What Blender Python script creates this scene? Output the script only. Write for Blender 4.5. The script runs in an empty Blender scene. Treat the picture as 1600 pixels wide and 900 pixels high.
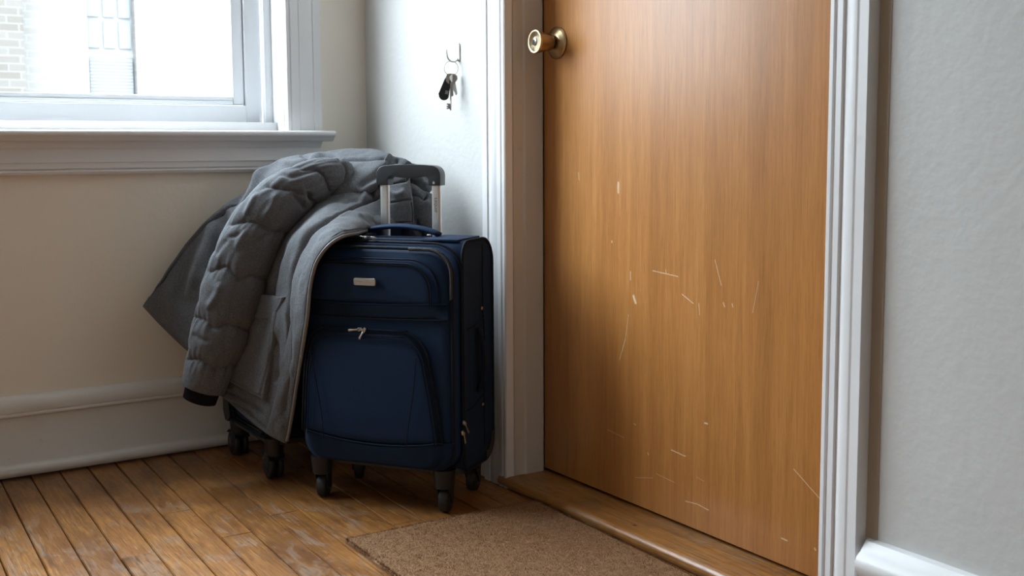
import bpy, bmesh, math, random
import numpy as np
from mathutils import Vector, Matrix, noise as mnoise

random.seed(7)
rng = np.random.default_rng(11)
scene = bpy.context.scene
COL = scene.collection

# ------------------------------------------------------------------ camera
FPX, YAW, PITCH, ROLL, CYP = 1743.195, 2.56123192, 0.0988565, -0.00530886, 403.4566
CAM = np.array([2.76324, -1.34237, 0.76])
_v = np.array([math.cos(YAW)*math.cos(PITCH), math.sin(YAW)*math.cos(PITCH), -math.sin(PITCH)])
_r = np.array([math.sin(YAW), -math.cos(YAW), 0.0]); _u = np.cross(_r, _v)
_r, _u = _r*math.cos(ROLL)+_u*math.sin(ROLL), -_r*math.sin(ROLL)+_u*math.cos(ROLL)
cam_data = bpy.data.cameras.new('camera')
cam = bpy.data.objects.new('camera', cam_data); COL.objects.link(cam)
M = Matrix.Identity(4)
for i in range(3):
    M[i][0] = _r[i]; M[i][1] = _u[i]; M[i][2] = -_v[i]; M[i][3] = CAM[i]
cam.matrix_world = M
cam_data.sensor_width = 36; cam_data.lens = FPX/1600*36
cam_data.shift_y = -(450-CYP)/1600
cam_data.clip_start = 0.05; cam_data.clip_end = 100
cam_data.dof.use_dof = True; cam_data.dof.focus_distance = 2.45; cam_data.dof.aperture_fstop = 9.0
scene.camera = cam

# ------------------------------------------------------------------ sky: soft overcast
world = bpy.data.worlds.new('sky'); scene.world = world; world.use_nodes = True
wb = world.node_tree.nodes['Background']
wb.inputs[0].default_value = (0.80, 0.90, 1.0, 1)
# CIE overcast sky: luminance grows as (1 + 2 sin(elevation)) / 3 from horizon to zenith, the same all round
_nt = world.node_tree; _g = _nt.nodes.new('ShaderNodeTexCoord'); _s = _nt.nodes.new('ShaderNodeSeparateXYZ')
_a = _nt.nodes.new('ShaderNodeMath'); _a.operation = 'MAXIMUM'; _a.inputs[1].default_value = 0.0
_b = _nt.nodes.new('ShaderNodeMath'); _b.operation = 'MULTIPLY_ADD'
SKY = 28.5
_b.inputs[1].default_value = SKY*2/3; _b.inputs[2].default_value = SKY/3
_nt.links.new(_g.outputs['Generated'], _s.inputs[0]); _nt.links.new(_s.outputs[2], _a.inputs[0]); _nt.links.new(_a.outputs[0], _b.inputs[0]); _nt.links.new(_b.outputs[0], wb.inputs[1])
def portal(name, loc, rot, sx, sy):
    l = bpy.data.lights.new(name, 'AREA'); l.shape = 'RECTANGLE'; l.size = sx; l.size_y = sy
    l.cycles.is_portal = True
    o = bpy.data.objects.new(name, l); COL.objects.link(o); o.location = loc; o.rotation_euler = rot
    return o
WY0, WY1, WZ0, WZ1 = -2.15, -0.235, 0.806, 2.25            # window opening in the left wall
portal('window_portal', (-0.168, (WY0+WY1)/2, (WZ0+WZ1)/2), (0, math.radians(-90), 0), WZ1-WZ0, WY1-WY0)

scene.view_settings.view_transform = 'Standard'
scene.view_settings.look = 'None'
scene.view_settings.gamma = 1
scene.view_settings.use_curve_mapping = False
scene.view_settings.exposure = 0.12

# ------------------------------------------------------------------ helpers
def at(px, py, Z):
    """world point that the photograph shows at (px, py), Z metres along the view axis"""
    return CAM + Z*(_v + _r*(px-800)/FPX - _u*(py-CYP)/FPX)

def rot_of(p):
    return p.matrix_basis if p.parent is None else rot_of(p.parent) @ p.matrix_basis

def obj(name, verts, faces, mat, parent=None, smooth=False, world_space=False):
    me = bpy.data.meshes.new(name)
    v = np.asarray(verts, dtype=float).reshape(-1, 3)
    if world_space and parent is not None:
        mi = np.array(rot_of(parent).inverted())
        v = v @ mi[:3, :3].T + mi[:3, 3]
    me.from_pydata(v.tolist(), [], [list(map(int, f)) for f in faces]); me.update()
    if smooth:
        me.polygons.foreach_set('use_smooth', [True]*len(me.polygons))
    o = bpy.data.objects.new(name, me); COL.objects.link(o)
    if mat: me.materials.append(mat)
    if parent is not None: o.parent = parent
    return o

def bobj(name, bm, mat, parent=None, smooth=False, auto=None):
    bmesh.ops.recalc_face_normals(bm, faces=bm.faces)
    me = bpy.data.meshes.new(name); bm.to_mesh(me); bm.free()
    o = bpy.data.objects.new(name, me); COL.objects.link(o)
    if mat: me.materials.append(mat)
    if parent is not None: o.parent = parent
    if smooth:
        me.polygons.foreach_set('use_smooth', [True]*len(me.polygons))
        if auto: 
            me.set_sharp_from_angle(angle=math.radians(auto))
    return o

def empty(name, loc=(0, 0, 0), rz=0.0):
    o = bpy.data.objects.new(name, None); COL.objects.link(o)
    o.location = loc; o.rotation_euler = (0, 0, rz); o.empty_display_size = 0.05
    return o

def tag(o, label=None, cat=None, group=None, kind=None):
    if label: o['label'] = label
    if cat: o['category'] = cat
    if group: o['group'] = group
    if kind: o['kind'] = kind
    return o

def add_box(bm, x0, x1, y0, y1, z0, z1, bev=0.0, seg=1):
    r = bmesh.ops.create_cube(bm, size=1.0)
    vs = r['verts']
    for v in vs:
        v.co = Vector(((x0+x1)/2+v.co.x*(x1-x0), (y0+y1)/2+v.co.y*(y1-y0), (z0+z1)/2+v.co.z*(z1-z0)))
    if bev > 0:
        es = list({e for v in vs for e in v.link_edges})
        bmesh.ops.bevel(bm, geom=es, offset=bev, segments=seg, affect='EDGES', profile=0.5)

def box(name, x0, x1, y0, y1, z0, z1, mat, parent=None, bev=0.0, seg=1, smooth=False):
    bm = bmesh.new(); add_box(bm, x0, x1, y0, y1, z0, z1, bev, seg)
    return bobj(name, bm, mat, parent, smooth, 40 if smooth else None)

def frames(P, closed=False, up=None):
    P = np.asarray(P, float); n = len(P)
    if closed: T = np.roll(P, -1, 0)-np.roll(P, 1, 0)
    else: T = np.gradient(P, axis=0)
    T /= np.linalg.norm(T, axis=1)[:, None]+1e-12
    a = np.array(up if up is not None else (0, 0, 1.0))
    if up is None and abs(T[0]@a) > .9: a = np.array((1.0, 0, 0))
    N = np.zeros_like(P); b = a-T[0]*(a@T[0]); N[0] = b/np.linalg.norm(b)
    for i in range(1, n):
        b = (a if up is not None else N[i-1]); b = b-T[i]*(b@T[i])
        if np.linalg.norm(b) < 1e-4: b = N[i-1]-T[i]*(N[i-1]@T[i])
        N[i] = b/np.linalg.norm(b)
    return T, N, np.cross(T, N)

def tube_geo(P, r, seg=8, closed=False, up=None, rb=None):
    """swept tube; r, rb half sizes along the two frame axes (scalars or per-point)"""
    P = np.asarray(P, float); n = len(P)
    T, N, B = frames(P, closed, up)
    r = np.broadcast_to(np.asarray(r, float), (n,)); rb = r if rb is None else np.broadcast_to(np.asarray(rb, float), (n,))
    a = np.arange(seg)/seg*2*math.pi
    V = P[:, None, :]+N[:, None, :]*(np.cos(a)[None, :, None]*r[:, None, None])+B[:, None, :]*(np.sin(a)[None, :, None]*rb[:, None, None])
    V = V.reshape(-1, 3); F = []
    m = n if closed else n-1
    for i in range(m):
        j = (i+1) % n
        for k in range(seg):
            l = (k+1) % seg
            F.append((i*seg+k, i*seg+l, j*seg+l, j*seg+k))
    if not closed:
        F.append(tuple(range(seg))[::-1]); F.append(tuple((n-1)*seg+k for k in range(seg)))
    return V, F

def join(*geos):
    V = []; F = []; o = 0
    for v, f in geos:
        v = np.asarray(v, float).reshape(-1, 3); V.append(v)
        F += [tuple(i+o for i in q) for q in f]; o += len(v)
    return np.concatenate(V), F

def tube(name, P, r, mat, parent=None, seg=8, closed=False, up=None, rb=None, world_space=False):
    V, F = tube_geo(P, r, seg, closed, up, rb)
    return obj(name, V, F, mat, parent, True, world_space)

def lathe_geo(profile, origin, axis, seg=32):
    """profile: list of (radius, distance along axis)"""
    A = np.array(axis, float); A /= np.linalg.norm(A)
    h = np.array((0, 0, 1.0)) if abs(A[2]) < .9 else np.array((1.0, 0, 0))
    U = np.cross(A, h); U /= np.linalg.norm(U); W = np.cross(A, U)
    O = np.array(origin, float); a = np.arange(seg)/seg*2*math.pi; V = []
    for rr, d in profile:
        V.append(O+A*d+(U[None]*np.cos(a)[:, None]+W[None]*np.sin(a)[:, None])*rr)
    V = np.concatenate(V); F = []
    for i in range(len(profile)-1):
        for k in range(seg):
            l = (k+1) % seg
            F.append((i*seg+k, i*seg+l, (i+1)*seg+l, (i+1)*seg+k))
    F.append(tuple(range(seg))[::-1]); F.append(tuple((len(profile)-1)*seg+k for k in range(seg)))
    return V, F

def prism_geo(poly, fn, a, b):
    """closed 2-D polygon extruded from a to b; fn(p, q, t) -> xyz"""
    n = len(poly)
    V = [fn(p, q, a) for p, q in poly]+[fn(p, q, b) for p, q in poly]
    F = [(i, (i+1) % n, n+(i+1) % n, n+i) for i in range(n)]+[tuple(range(n))[::-1], tuple(range(n, 2*n))]
    return V, F

def prism(name, poly, fn, a, b, mat, parent=None, smooth=None):
    V, F = prism_geo(poly, fn, a, b)
    bm = bmesh.new(); vs = [bm.verts.new(v) for v in V]
    for f in F: bm.faces.new([vs[i] for i in f])
    return bobj(name, bm, mat, parent, bool(smooth), smooth)

def arc(cx, cy, r, a0, a1, n):
    return [(cx+r*math.cos(math.radians(a0+(a1-a0)*i/n)), cy+r*math.sin(math.radians(a0+(a1-a0)*i/n))) for i in range(n+1)]

def rrect(x0, x1, y0, y1, r, n=6):
    """rounded rectangle, r = one radius or (bl, br, tr, tl)"""
    if not hasattr(r, '__len__'): r = (r,)*4
    return (arc(x0+r[0], y0+r[0], r[0], 180, 270, n)+arc(x1-r[1], y0+r[1], r[1], 270, 360, n)
            + arc(x1-r[2], y1-r[2], r[2], 0, 90, n)+arc(x0+r[3], y1-r[3], r[3], 90, 180, n))

def resample(poly, n, closed=True):
    P = np.array(poly, float)
    if closed: P = np.vstack([P, P[:1]])
    d = np.r_[0, np.cumsum(np.linalg.norm(np.diff(P, axis=0), axis=1))]
    t = np.linspace(0, d[-1], n, endpoint=not closed)
    return np.stack([np.interp(t, d, P[:, i]) for i in range(P.shape[1])], 1)

def smoothpath(pts, n):
    """Catmull-Rom through pts"""
    P = np.array(pts, float); P = np.vstack([2*P[0]-P[1], P, 2*P[-1]-P[-2]])
    m = len(P)-3; out = []
    for t in np.linspace(0, m-1e-9, n):
        i = int(t); f = t-i; p0, p1, p2, p3 = P[i:i+4]
        out.append(.5*((2*p1)+(-p0+p2)*f+(2*p0-5*p1+4*p2-p3)*f*f+(-p0+3*p1-3*p2+p3)*f**3))
    return np.array(out)

def nz(p, s=1.0):
    return mnoise.noise(Vector((p[0]*s, p[1]*s, p[2]*s)))

# ------------------------------------------------------------------ materials
class NT:
    def __init__(s, name):
        s.m = bpy.data.materials.new(name); s.m.use_nodes = True; s.t = s.m.node_tree
        s.b = s.t.nodes['Principled BSDF']
    def n(s, typ, **kw):
        nd = s.t.nodes.new('ShaderNode'+typ)
        for k, v in kw.items(): setattr(nd, k, v)
        return nd
    def l(s, a, b): s.t.links.new(a, b)
    def math(s, op, a, b=None, c=None, clamp=False):
        nd = s.n('Math', operation=op); nd.use_clamp = clamp
        for i, x in enumerate((a, b, c)):
            if x is None: continue
            if isinstance(x, (int, float)): nd.inputs[i].default_value = x
            else: s.l(x, nd.inputs[i])
        return nd.outputs[0]
    def pos(s, scale=(1, 1, 1), obj=False, rot=(0, 0, 0), loc=None):
        src = s.n('TexCoord').outputs['Object'] if obj else s.n('NewGeometry').outputs['Position']
        mp = s.n('Mapping'); mp.inputs['Scale'].default_value = scale; mp.inputs['Rotation'].default_value = rot
        if loc is not None:
            if isinstance(loc, tuple): mp.inputs['Location'].default_value = loc
            else: s.l(loc, mp.inputs['Location'])
        s.l(src, mp.inputs['Vector']); return mp.outputs[0]
    def noise(s, vec, scale, detail=3, rough=.55, dist=0.0):
        nd = s.n('TexNoise'); s.l(vec, nd.inputs['Vector']); nd.inputs['Scale'].default_value = scale
        nd.inputs['Detail'].default_value = detail; nd.inputs['Roughness'].default_value = rough
        nd.inputs['Distortion'].default_value = dist; return nd.outputs['Fac']
    def ramp(s, fac, stops):
        nd = s.n('ValToRGB'); e = nd.color_ramp.elements
        while len(e) < len(stops): e.new(0.5)
        for i, (p, c) in enumerate(stops):
            e[i].position = p; e[i].color = (c[0], c[1], c[2], 1) if hasattr(c, '__len__') else (c, c, c, 1)
        s.l(fac, nd.inputs[0]); return nd.outputs[0]
    def mix(s, fac, a, b, mode='MIX'):
        nd = s.n('Mix', data_type='RGBA', blend_type=mode)
        for i, x in ((0, fac), (6, a), (7, b)):
            if isinstance(x, (int, float)): nd.inputs[i].default_value = x
            elif isinstance(x, tuple): nd.inputs[i].default_value = (x[0], x[1], x[2], 1)
            else: s.l(x, nd.inputs[i])
        return nd.outputs[2]
    def bump(s, h, strength=.3, dist=.001):
        nd = s.n('Bump'); nd.inputs['Strength'].default_value = strength; nd.inputs['Distance'].default_value = dist
        s.l(h, nd.inputs['Height']); s.l(nd.outputs[0], s.b.inputs['Normal']); return nd
    def set(s, **kw):
        for k, v in kw.items():
            k = k.replace('_', ' ')
            i = s.b.inputs[k]
            if isinstance(v, (int, float)): i.default_value = v
            elif isinstance(v, tuple): i.default_value = (v[0], v[1], v[2], 1)
            else: s.l(v, i)
        return s

def m_paint(name, col, rough=.4, scale=90, bump=.25, dirt=0.0, var=.05, dist=.0008):
    t = NT(name); p = t.pos()
    big = t.noise(p, 2.5, 3); c = t.mix(big, tuple(x*(1-var) for x in col), tuple(min(1, x*(1+var)) for x in col))
    if dirt:
        d = t.ramp(t.noise(p, 28, 5, .65), [(0.0, 0), (.66, 0), (.80, 1)])
        c = t.mix(t.math('MULTIPLY', d, dirt), c, (.16, .12, .09))
    t.set(Base_Color=c, Roughness=rough)
    h = t.math('ADD', t.noise(p, scale, 2), t.math('MULTIPLY', t.noise(p, scale*.25, 3), 1.6))
    t.bump(h, bump, dist); return t.m

def m_plain(name, col, rough=.5, metal=0.0, **kw):
    t = NT(name); t.set(Base_Color=tuple(col), Roughness=rough, Metallic=metal, **kw)
    p = t.pos(obj=True); t.bump(t.noise(p, 220, 2), .05, .0004); return t.m

MAT = {}
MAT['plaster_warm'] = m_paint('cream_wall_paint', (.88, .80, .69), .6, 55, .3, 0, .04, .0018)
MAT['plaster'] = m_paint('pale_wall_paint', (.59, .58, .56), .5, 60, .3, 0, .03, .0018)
MAT['trim'] = m_paint('white_gloss_paint', (.80, .79, .79), .32, 40, .22, .12, .03, .001)
MAT['trim_old'] = m_paint('old_white_paint', (.71, .66, .61), .38, 30, .35, .6, .05, .0012)
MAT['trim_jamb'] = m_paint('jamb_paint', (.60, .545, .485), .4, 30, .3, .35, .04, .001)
MAT['shade_strip'] = m_paint('brown_casing_shade', (.40, .33, .25), .5, 30, .3, .2, .05, .001)  # brown tone stands in for the shade beside the right casing
MAT['far_plaster'] = m_paint('tan_wall_paint', (.82, .78, .71), .6)
MAT['vinyl'] = m_paint('white_vinyl', (.80, .82, .84), .3, 60, .05, .05, .01)
MAT['ceiling'] = m_paint('ceiling_paint', (.8, .79, .77), .8)
MAT['dark_gap'] = m_plain('dark_gap', (.01, .009, .008), .9)
MAT['black_plastic'] = m_plain('black_plastic', (.012, .012, .013), .42)
MAT['rubber'] = m_plain('black_rubber', (.016, .017, .018), .55)
MAT['grip'] = m_plain('charcoal_grip', (.022, .025, .029), .36)
MAT['alu'] = m_plain('brushed_aluminium', (.62, .61, .60), .38, 1.0)
MAT['nickel'] = m_plain('nickel', (.50, .48, .44), .3, 1.0)
MAT['brass'] = m_plain('aged_brass', (.50, .37, .20), .30, 1.0)
MAT['brass_bright'] = m_plain('bright_brass', (.80, .68, .45), .42, 1.0)
MAT['ink'] = m_plain('dark_ink', (.02, .02, .02), .6)
MAT['piping'] = m_plain('dark_piping', (.005, .008, .016), .75, 0.0, Specular_IOR_Level=.2)

def m_wood(name, stops, axis, seed=0.0, wear=0.0, rough=.35, rot=0.0, coat=0.0, gscale=1.0, island=True):
    """grain runs along axis: 'x' or 'z'; island = each object gets its own shift and tone"""
    t = NT(name)
    rnd = t.n('ObjectInfo').outputs['Random']
    cx = t.n('CombineXYZ'); t.l(t.math('MULTIPLY', rnd, 37.0), cx.inputs[0]); t.l(t.math('MULTIPLY', rnd, 91.0), cx.inputs[1]); cx.inputs[2].default_value = seed
    sc = {'x': (1.1, 26.0, 26.0), 'z': (26.0, 26.0, 1.0)}[axis]
    p = t.pos(tuple(a*gscale for a in sc), rot=(0, 0, rot), loc=cx.outputs[0] if island else (seed, seed, 0))
    fine = t.noise(p, 9.0, 6, .75, .2)
    broad = t.noise(p, 1.1, 3, .5, .6)
    streak = t.noise(p, 22.0, 3, .6)
    f = t.math('ADD', t.math('MULTIPLY', fine, .55), t.math('MULTIPLY', broad, .45))
    c = t.ramp(f, stops)
    c = t.mix(t.math('MULTIPLY', t.ramp(streak, [(0, 0), (.52, 0), (.68, 1)]), .55 if island else .22), c, tuple(x*.35 for x in stops[0][1]))
    if island:
        hv = t.n('HueSaturation'); hv.inputs['Hue'].default_value = .5
        t.l(t.math('ADD', t.math('MULTIPLY', rnd, .45), .78), hv.inputs['Value']); t.l(c, hv.inputs['Color']); c = hv.outputs[0]
    rg = rough
    if wear:
        q = t.pos((1.0, 2.0, 1.0))
        w2 = t.noise(t.pos((2.5, 40, 3), rot=(0, 0, rot)), 5, 4, .7)
        # varnish worn through to golden wood
        lt = t.math('ADD', t.math('MULTIPLY', t.noise(q, 4.2, 6, .70, .5), .74), t.math('MULTIPLY', w2, .26))
        c = t.mix(t.math('MULTIPLY', t.ramp(lt, [(0, 0), (.44, 0), (.60, 1)]), wear*.9), c, t.ramp(fine, [(.34, (.20, .076, .018)), (.62, (.54, .245, .060))]))
        # greyed patches
        w = t.noise(t.pos((1.6, 3.2, 1.0), loc=(3.1, 1.7, 0)), 4.6, 7, .74, 1.2)
        ws = t.math('ADD', t.math('MULTIPLY', w, .72), t.math('MULTIPLY', w2, .28))
        mk = t.ramp(ws, [(0, 0), (.50, 0), (.60, 1)])
        c = t.mix(t.math('MULTIPLY', mk, wear*.6), c, t.ramp(fine, [(.3, (.15, .105, .07)), (.65, (.30, .215, .145))]))
        dk = t.ramp(t.noise(q, 8.5, 6, .74), [(0, 0), (.60, 0), (.74, 1)])
        c = t.mix(t.math('MULTIPLY', dk, wear*.85), c, (.055, .030, .017))
        sp = t.ramp(t.noise(t.pos(), 42, 2, .5), [(0, 0), (.735, 0), (.76, 1)])
        c = t.mix(t.math('MULTIPLY', sp, .8), c, (.03, .018, .012))
        rg = t.math('ADD', t.math('MULTIPLY', mk, .2), rough)
    t.set(Base_Color=c, Roughness=rg, Coat_Weight=coat, Coat_Roughness=.3)
    t.bump(t.math('ADD', fine, t.math('MULTIPLY', streak, .6)), .25, .0006)
    return t

MAT['board'] = m_wood('worn_pine_floor', [(.30, (.07, .026, .008)), (.5, (.23, .090, .024)), (.70, (.36, .16, .045))], 'x', 3.0, .85, .38, math.radians(2.1)).m
MAT['sill_wood'] = m_wood('oak_threshold', [(.30, (.10, .040, .011)), (.5, (.36, .150, .038)), (.72, (.52, .24, .070))], 'x', 8.0, .75, .33, 0, .2, .8).m
# ------------------------------------------------------------------ room shell
RX, RY, RZ = 4.3, -3.6, 2.55
WT = 0.165
def wall_with_hole(name, axis, pos0, pos1, a0, a1, h0, h1, z0, z1, mat):
    """slab with one rectangular hole. axis 'x': plane x in pos0..pos1, a = y"""
    bm = bmesh.new()
    def bx(a, b, c, d):
        if b-a < 1e-4 or d-c < 1e-4: return
        if axis == 'x': add_box(bm, pos0, pos1, a, b, c, d)
        else: add_box(bm, a, b, pos0, pos1, c, d)
    bx(a0, h0, 0, RZ); bx(h1, a1, 0, RZ); bx(h0, h1, 0, z0); bx(h0, h1, z1, RZ)
    o = bobj(name, bm, mat); return tag(o, kind='structure')

wall_with_hole('wall_left', 'x', -WT, 0, RY-WT, WT, WY0-.012, WY1+.012, WZ0-.03, WZ1+.012, MAT['plaster_warm'])
DX0, DX1, DZ1 = 0.722, 1.614, 2.06
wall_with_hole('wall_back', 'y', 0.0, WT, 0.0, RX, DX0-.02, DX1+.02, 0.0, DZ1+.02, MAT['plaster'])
tag(box('wall_front', -WT, RX+WT, RY-WT, RY, 0, RZ, MAT['far_plaster']), kind='structure')
tag(box('wall_right', RX, RX+WT, RY-WT, WT, 0, RZ, MAT['far_plaster']), kind='structure')
tag(box('ceiling', -WT, RX+WT, RY-WT, WT, RZ, RZ+.1, MAT['ceiling']), kind='structure')
floor = tag(box('floor', -WT, RX+WT, RY-WT, .30, -.10, -.016, MAT['dark_gap']), kind='structure')

# unseen back slab added behind the door so no daylight comes round it
tag(box('daylight_block_slab', DX0-.05, DX1+.05, .135, .155, -.01, DZ1+.05, MAT['dark_gap']), kind='structure')

# floorboards, each its own piece
TH = math.radians(-2.1); ct, st = math.cos(TH), math.sin(TH); PW = 0.0640
joints = {0: [.187], -1: [.1, .95], 2: [.703, 1.7], 4: [.487, 1.5], 5: [.692, 1.62], 7: [.615, 1.45], 8: [.35, 1.2], 6: [1.05], 3: [1.25], 1: [1.0], -2: [.55]}
y_ref = -0.889 + .03*st*-1                                  # a joint line crossing the shoe at y=-.887
k0 = int((RY-.15-y_ref)/PW)-1
k1 = int((.02-y_ref)/PW)+3
BT = .018
def board(s0, s1, row):
    """board from s0 to s1 along its run; local y span of one row"""
    ya = y_ref+(row-1)*PW; yb = ya+PW
    g = .0011; e = .0008
    dz = random.uniform(-.0005, .0004)
    tl = random.uniform(-.0003, .0003)
    pts = []
    for s in (s0+e, s1-e):
        prof = [(ya+g, -BT), (yb-g, -BT), (yb-g, -.0024+dz+tl), (yb-g-.0016, dz+tl), (ya+g+.0016, dz-tl), (ya+g, -.0024+dz-tl)]
        for (y, z) in prof:
            pts.append((s, y, z))
    V = [(s*ct-(y)*st, y*ct+s*st, z) for (s, y, z) in [(p[0], p[1]*1.0, p[2]) for p in pts]]
    n = 6
    F = [(i, (i+1) % n, n+(i+1) % n, n+i) for i in range(n)]+[tuple(range(n))[::-1], tuple(range(n, 2*n))]
    F = [f[::-1] for f in F]
    obj('floorboard', V, F, MAT['board'], floor)
for row in range(k0, k1+1):
    ya = y_ref+(row-1)*PW
    if ya > .10 or ya+PW < RY-.0: continue
    cuts = list(joints.get(row, [])) or [random.uniform(.3, 1.5)]
    while cuts[-1] < RX: cuts.append(cuts[-1]+random.uniform(.85, 1.5))
    s = -.10
    for c in cuts:
        c = min(c, RX+.12)
        if c-s > .05: board(s, c, row)
        s = c

# ------------------------------------------------------------------ mouldings
def run_y(name, prof, y0, y1, mat, kind='structure'):
    """profile of (x, z) along y on the left wall"""
    o = prism(name, prof, lambda p, q, t: (p, t, q), y0, y1, mat, None, 35)
    return tag(o, kind=kind) if kind else o
def run_x(name, prof, x0, x1, mat, kind='structure'):
    """profile of (depth from door wall, z) along x"""
    o = prism(name, prof, lambda p, q, t: (t, -p, q), x0, x1, mat, None, 35)
    return tag(o, kind=kind) if kind else o

base_prof = [(0, 0.007), (.016, .007)]+[(.020, .008)]+arc(.014, .018, .014, -60, 70, 6)+[(.016, .036), (.016, .140)]+arc(.016, .150, .006, -90, 60, 4)+arc(.030, .163, .011, 200, 120, 4)[::-1][:0]+[(.021, .156), (.022, .166), (.019, .180), (.010, .190), (.0, .193)]
run_y('baseboard_left', base_prof, RY, 0.0, MAT['trim_old'])
base_prof_r = [(0, 0.002), (.022, .002), (.022, .115), (.026, .118), (.030, .124), (.034, .135), (.034, .142), (.030, .150), (.022, .156), (.016, .163), (.010, .171), (.0, .173)]
run_x('baseboard_back', base_prof_r, 1.695, RX, MAT['trim'])
run_x('baseboard_back_2', [(0, .002), (.016, .002), (.016, .14), (.02, .15), (.015, .18), (0, .192)], 0.0, .627, MAT['trim_old'])

# ---------------- window_1: casing, stool, apron, vinyl unit
win = tag(empty('window_1', (0, (WY0+WY1)/2, .806)), kind='structure')
def wpart(name, prof_or_none=None, **k): pass
def prism_p(name, prof, fn, a, b, mat, parent=win):
    V, F = prism_geo(prof, fn, a, b)
    bm = bmesh.new(); mi = rot_of(parent).inverted()
    vs = [bm.verts.new(mi @ Vector(v)) for v in V]
    for f in F: bm.faces.new([vs[i] for i in f])
    return bobj(name, bm, mat, parent, True, 30)
def box_p(name, x0, x1, y0, y1, z0, z1, mat, parent=win, bev=.0012):
    bm = bmesh.new(); add_box(bm, x0, x1, y0, y1, z0, z1, bev, 2)
    bm.transform(rot_of(parent).inverted())
    return bobj(name, bm, mat, parent, True, 30)
# stool with rounded nose and cove under it
stool = [(-.075, .806), (-.075, .790), (.046, .782), (.048, .779)]+[(.056, .781), (.062, .788)]+arc(.066, .7985, .0075, -80, 90, 6)+[(.05, .806)]
prism_p('stool', stool, lambda p, q, t: (p, t, q), WY0-.14, WY1+.112, MAT['trim'])
apron = [(0, .780), (.040, .780), (.034, .772), (.030, .764), (.027, .7635), (.027, .7625), (.022, .762), (.020, .745), (.024, .733), (.026, .732), (.026, .7305), (.022, .730), (.022, .7165), (.018, .716), (.018, .7145), (.023, .713), (.024, .709), (.020, .703), (0, .702)]
prism_p('apron', apron, lambda p, q, t: (p, t, q), WY0-.100, WY1+.088, MAT['trim'])
# side casings: profile of (x, distance outwards from the opening)
cas = [(0, 0), (.016, 0), (.020, .003), (.020, .009), (.017, .0105), (.017, .0125), (.0195, .0145), (.0195, .032), (.0185, .034), (.0185, .036), (.0200, .038), (.021, .060), (.0205, .070), (.0195, .072), (.0195, .074), (.022, .076), (.023, .095), (0, .097)]
prism_p('casing', cas, lambda p, q, t: (p, WY1+q, t), .806, WZ1+.10, MAT['trim'])
prism_p('casing', cas, lambda p, q, t: (p, WY0-q, t), .806, WZ1+.10, MAT['trim'])
prism_p('casing', cas, lambda p, q, t: (p, t, WZ1+q), WY0, WY1, MAT['trim'])
# jamb liners
box_p('jamb', -.165, .004, WY1, WY1+.012, .790, WZ1+.012, MAT['trim'])
box_p('jamb', -.165, .004, WY0-.012, WY0, .790, WZ1+.012, MAT['trim'])
box_p('jamb', -.165, .004, WY0, WY1, WZ1, WZ1+.012, MAT['trim'])
box_p('jamb', -.165, -.060, WY0, WY1, .776, .812, MAT['trim'])
# inner stops
for s0, s1 in ((WY1-.020, WY1), (WY0, WY0+.020)):
    box_p('stop', -.100, -.078, s0, s1, .81, WZ1, MAT['vinyl'])
box_p('stop', -.072, -.050, WY0+.0, WY1, .806, .8285, MAT['trim'])
# vinyl frame
FX0, FX1 = -.160, -.108
box_p('window_frame', FX0, FX1, WY1-.062, WY1-.018, .812, WZ1, MAT['vinyl'])
box_p('window_frame', FX0, FX1, WY0+.018, WY0+.062, .812, WZ1, MAT['vinyl'])
box_p('window_frame', FX0, FX1, WY0+.062, WY1-.062, .812, .8735, MAT['vinyl'])
box_p('window_frame', FX0, FX1, WY0+.062, WY1-.062, WZ1-.05, WZ1, MAT['vinyl'])
# sash with its bead
sy0, sy1, sz0, sz1 = WY0+.0645, WY1-.0645, .8755, WZ1-.053
for (a, b, c, d) in ((sy1-.030, sy1, sz0, sz1), (sy0, sy0+.030, sz0, sz1), (sy0+.030, sy1-.030, sz0, sz0+.022), (sy0+.030, sy1-.030, sz1-.03, sz1)):
    box_p('sash', -.150, -.116, a, b, c, d, MAT['vinyl'], bev=.002)
box_p('sash_bead', -.117, -.109, sy0+.01, sy1-.034, .8755, .884, MAT['vinyl'], bev=.0018)
box_p('sash', -.150, -.116, (sy0+sy1)/2-.02, (sy0+sy1)/2+.02, sz0+.3+.4, sz1-.03, MAT['vinyl']) if False else None
tg = NT('window_glass')
tb = tg.n('BsdfTransparent'); gl = tg.n('BsdfGlossy'); gl.inputs['Roughness'].default_value = .02
fr = tg.n('LayerWeight'); fr.inputs[0].default_value = .5; ms = tg.n('MixShader')
tb.inputs[0].default_value = (.94, .96, .96, 1)
tg.l(tg.math('ADD', tg.math('MULTIPLY', tg.math('POWER', fr.outputs['Facing'], 5.0), .55), .04), ms.inputs[0]); tg.l(tb.outputs[0], ms.inputs[1]); tg.l(gl.outputs[0], ms.inputs[2])
tg.l(ms.outputs[0], tg.t.nodes['Material Output'].inputs[0]); MAT['glass'] = tg.m
box_p('pane', -.135, -.131, sy0+.025, sy1-.025, sz0+.018, sz1-.025, MAT['glass'], bev=0)
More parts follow.
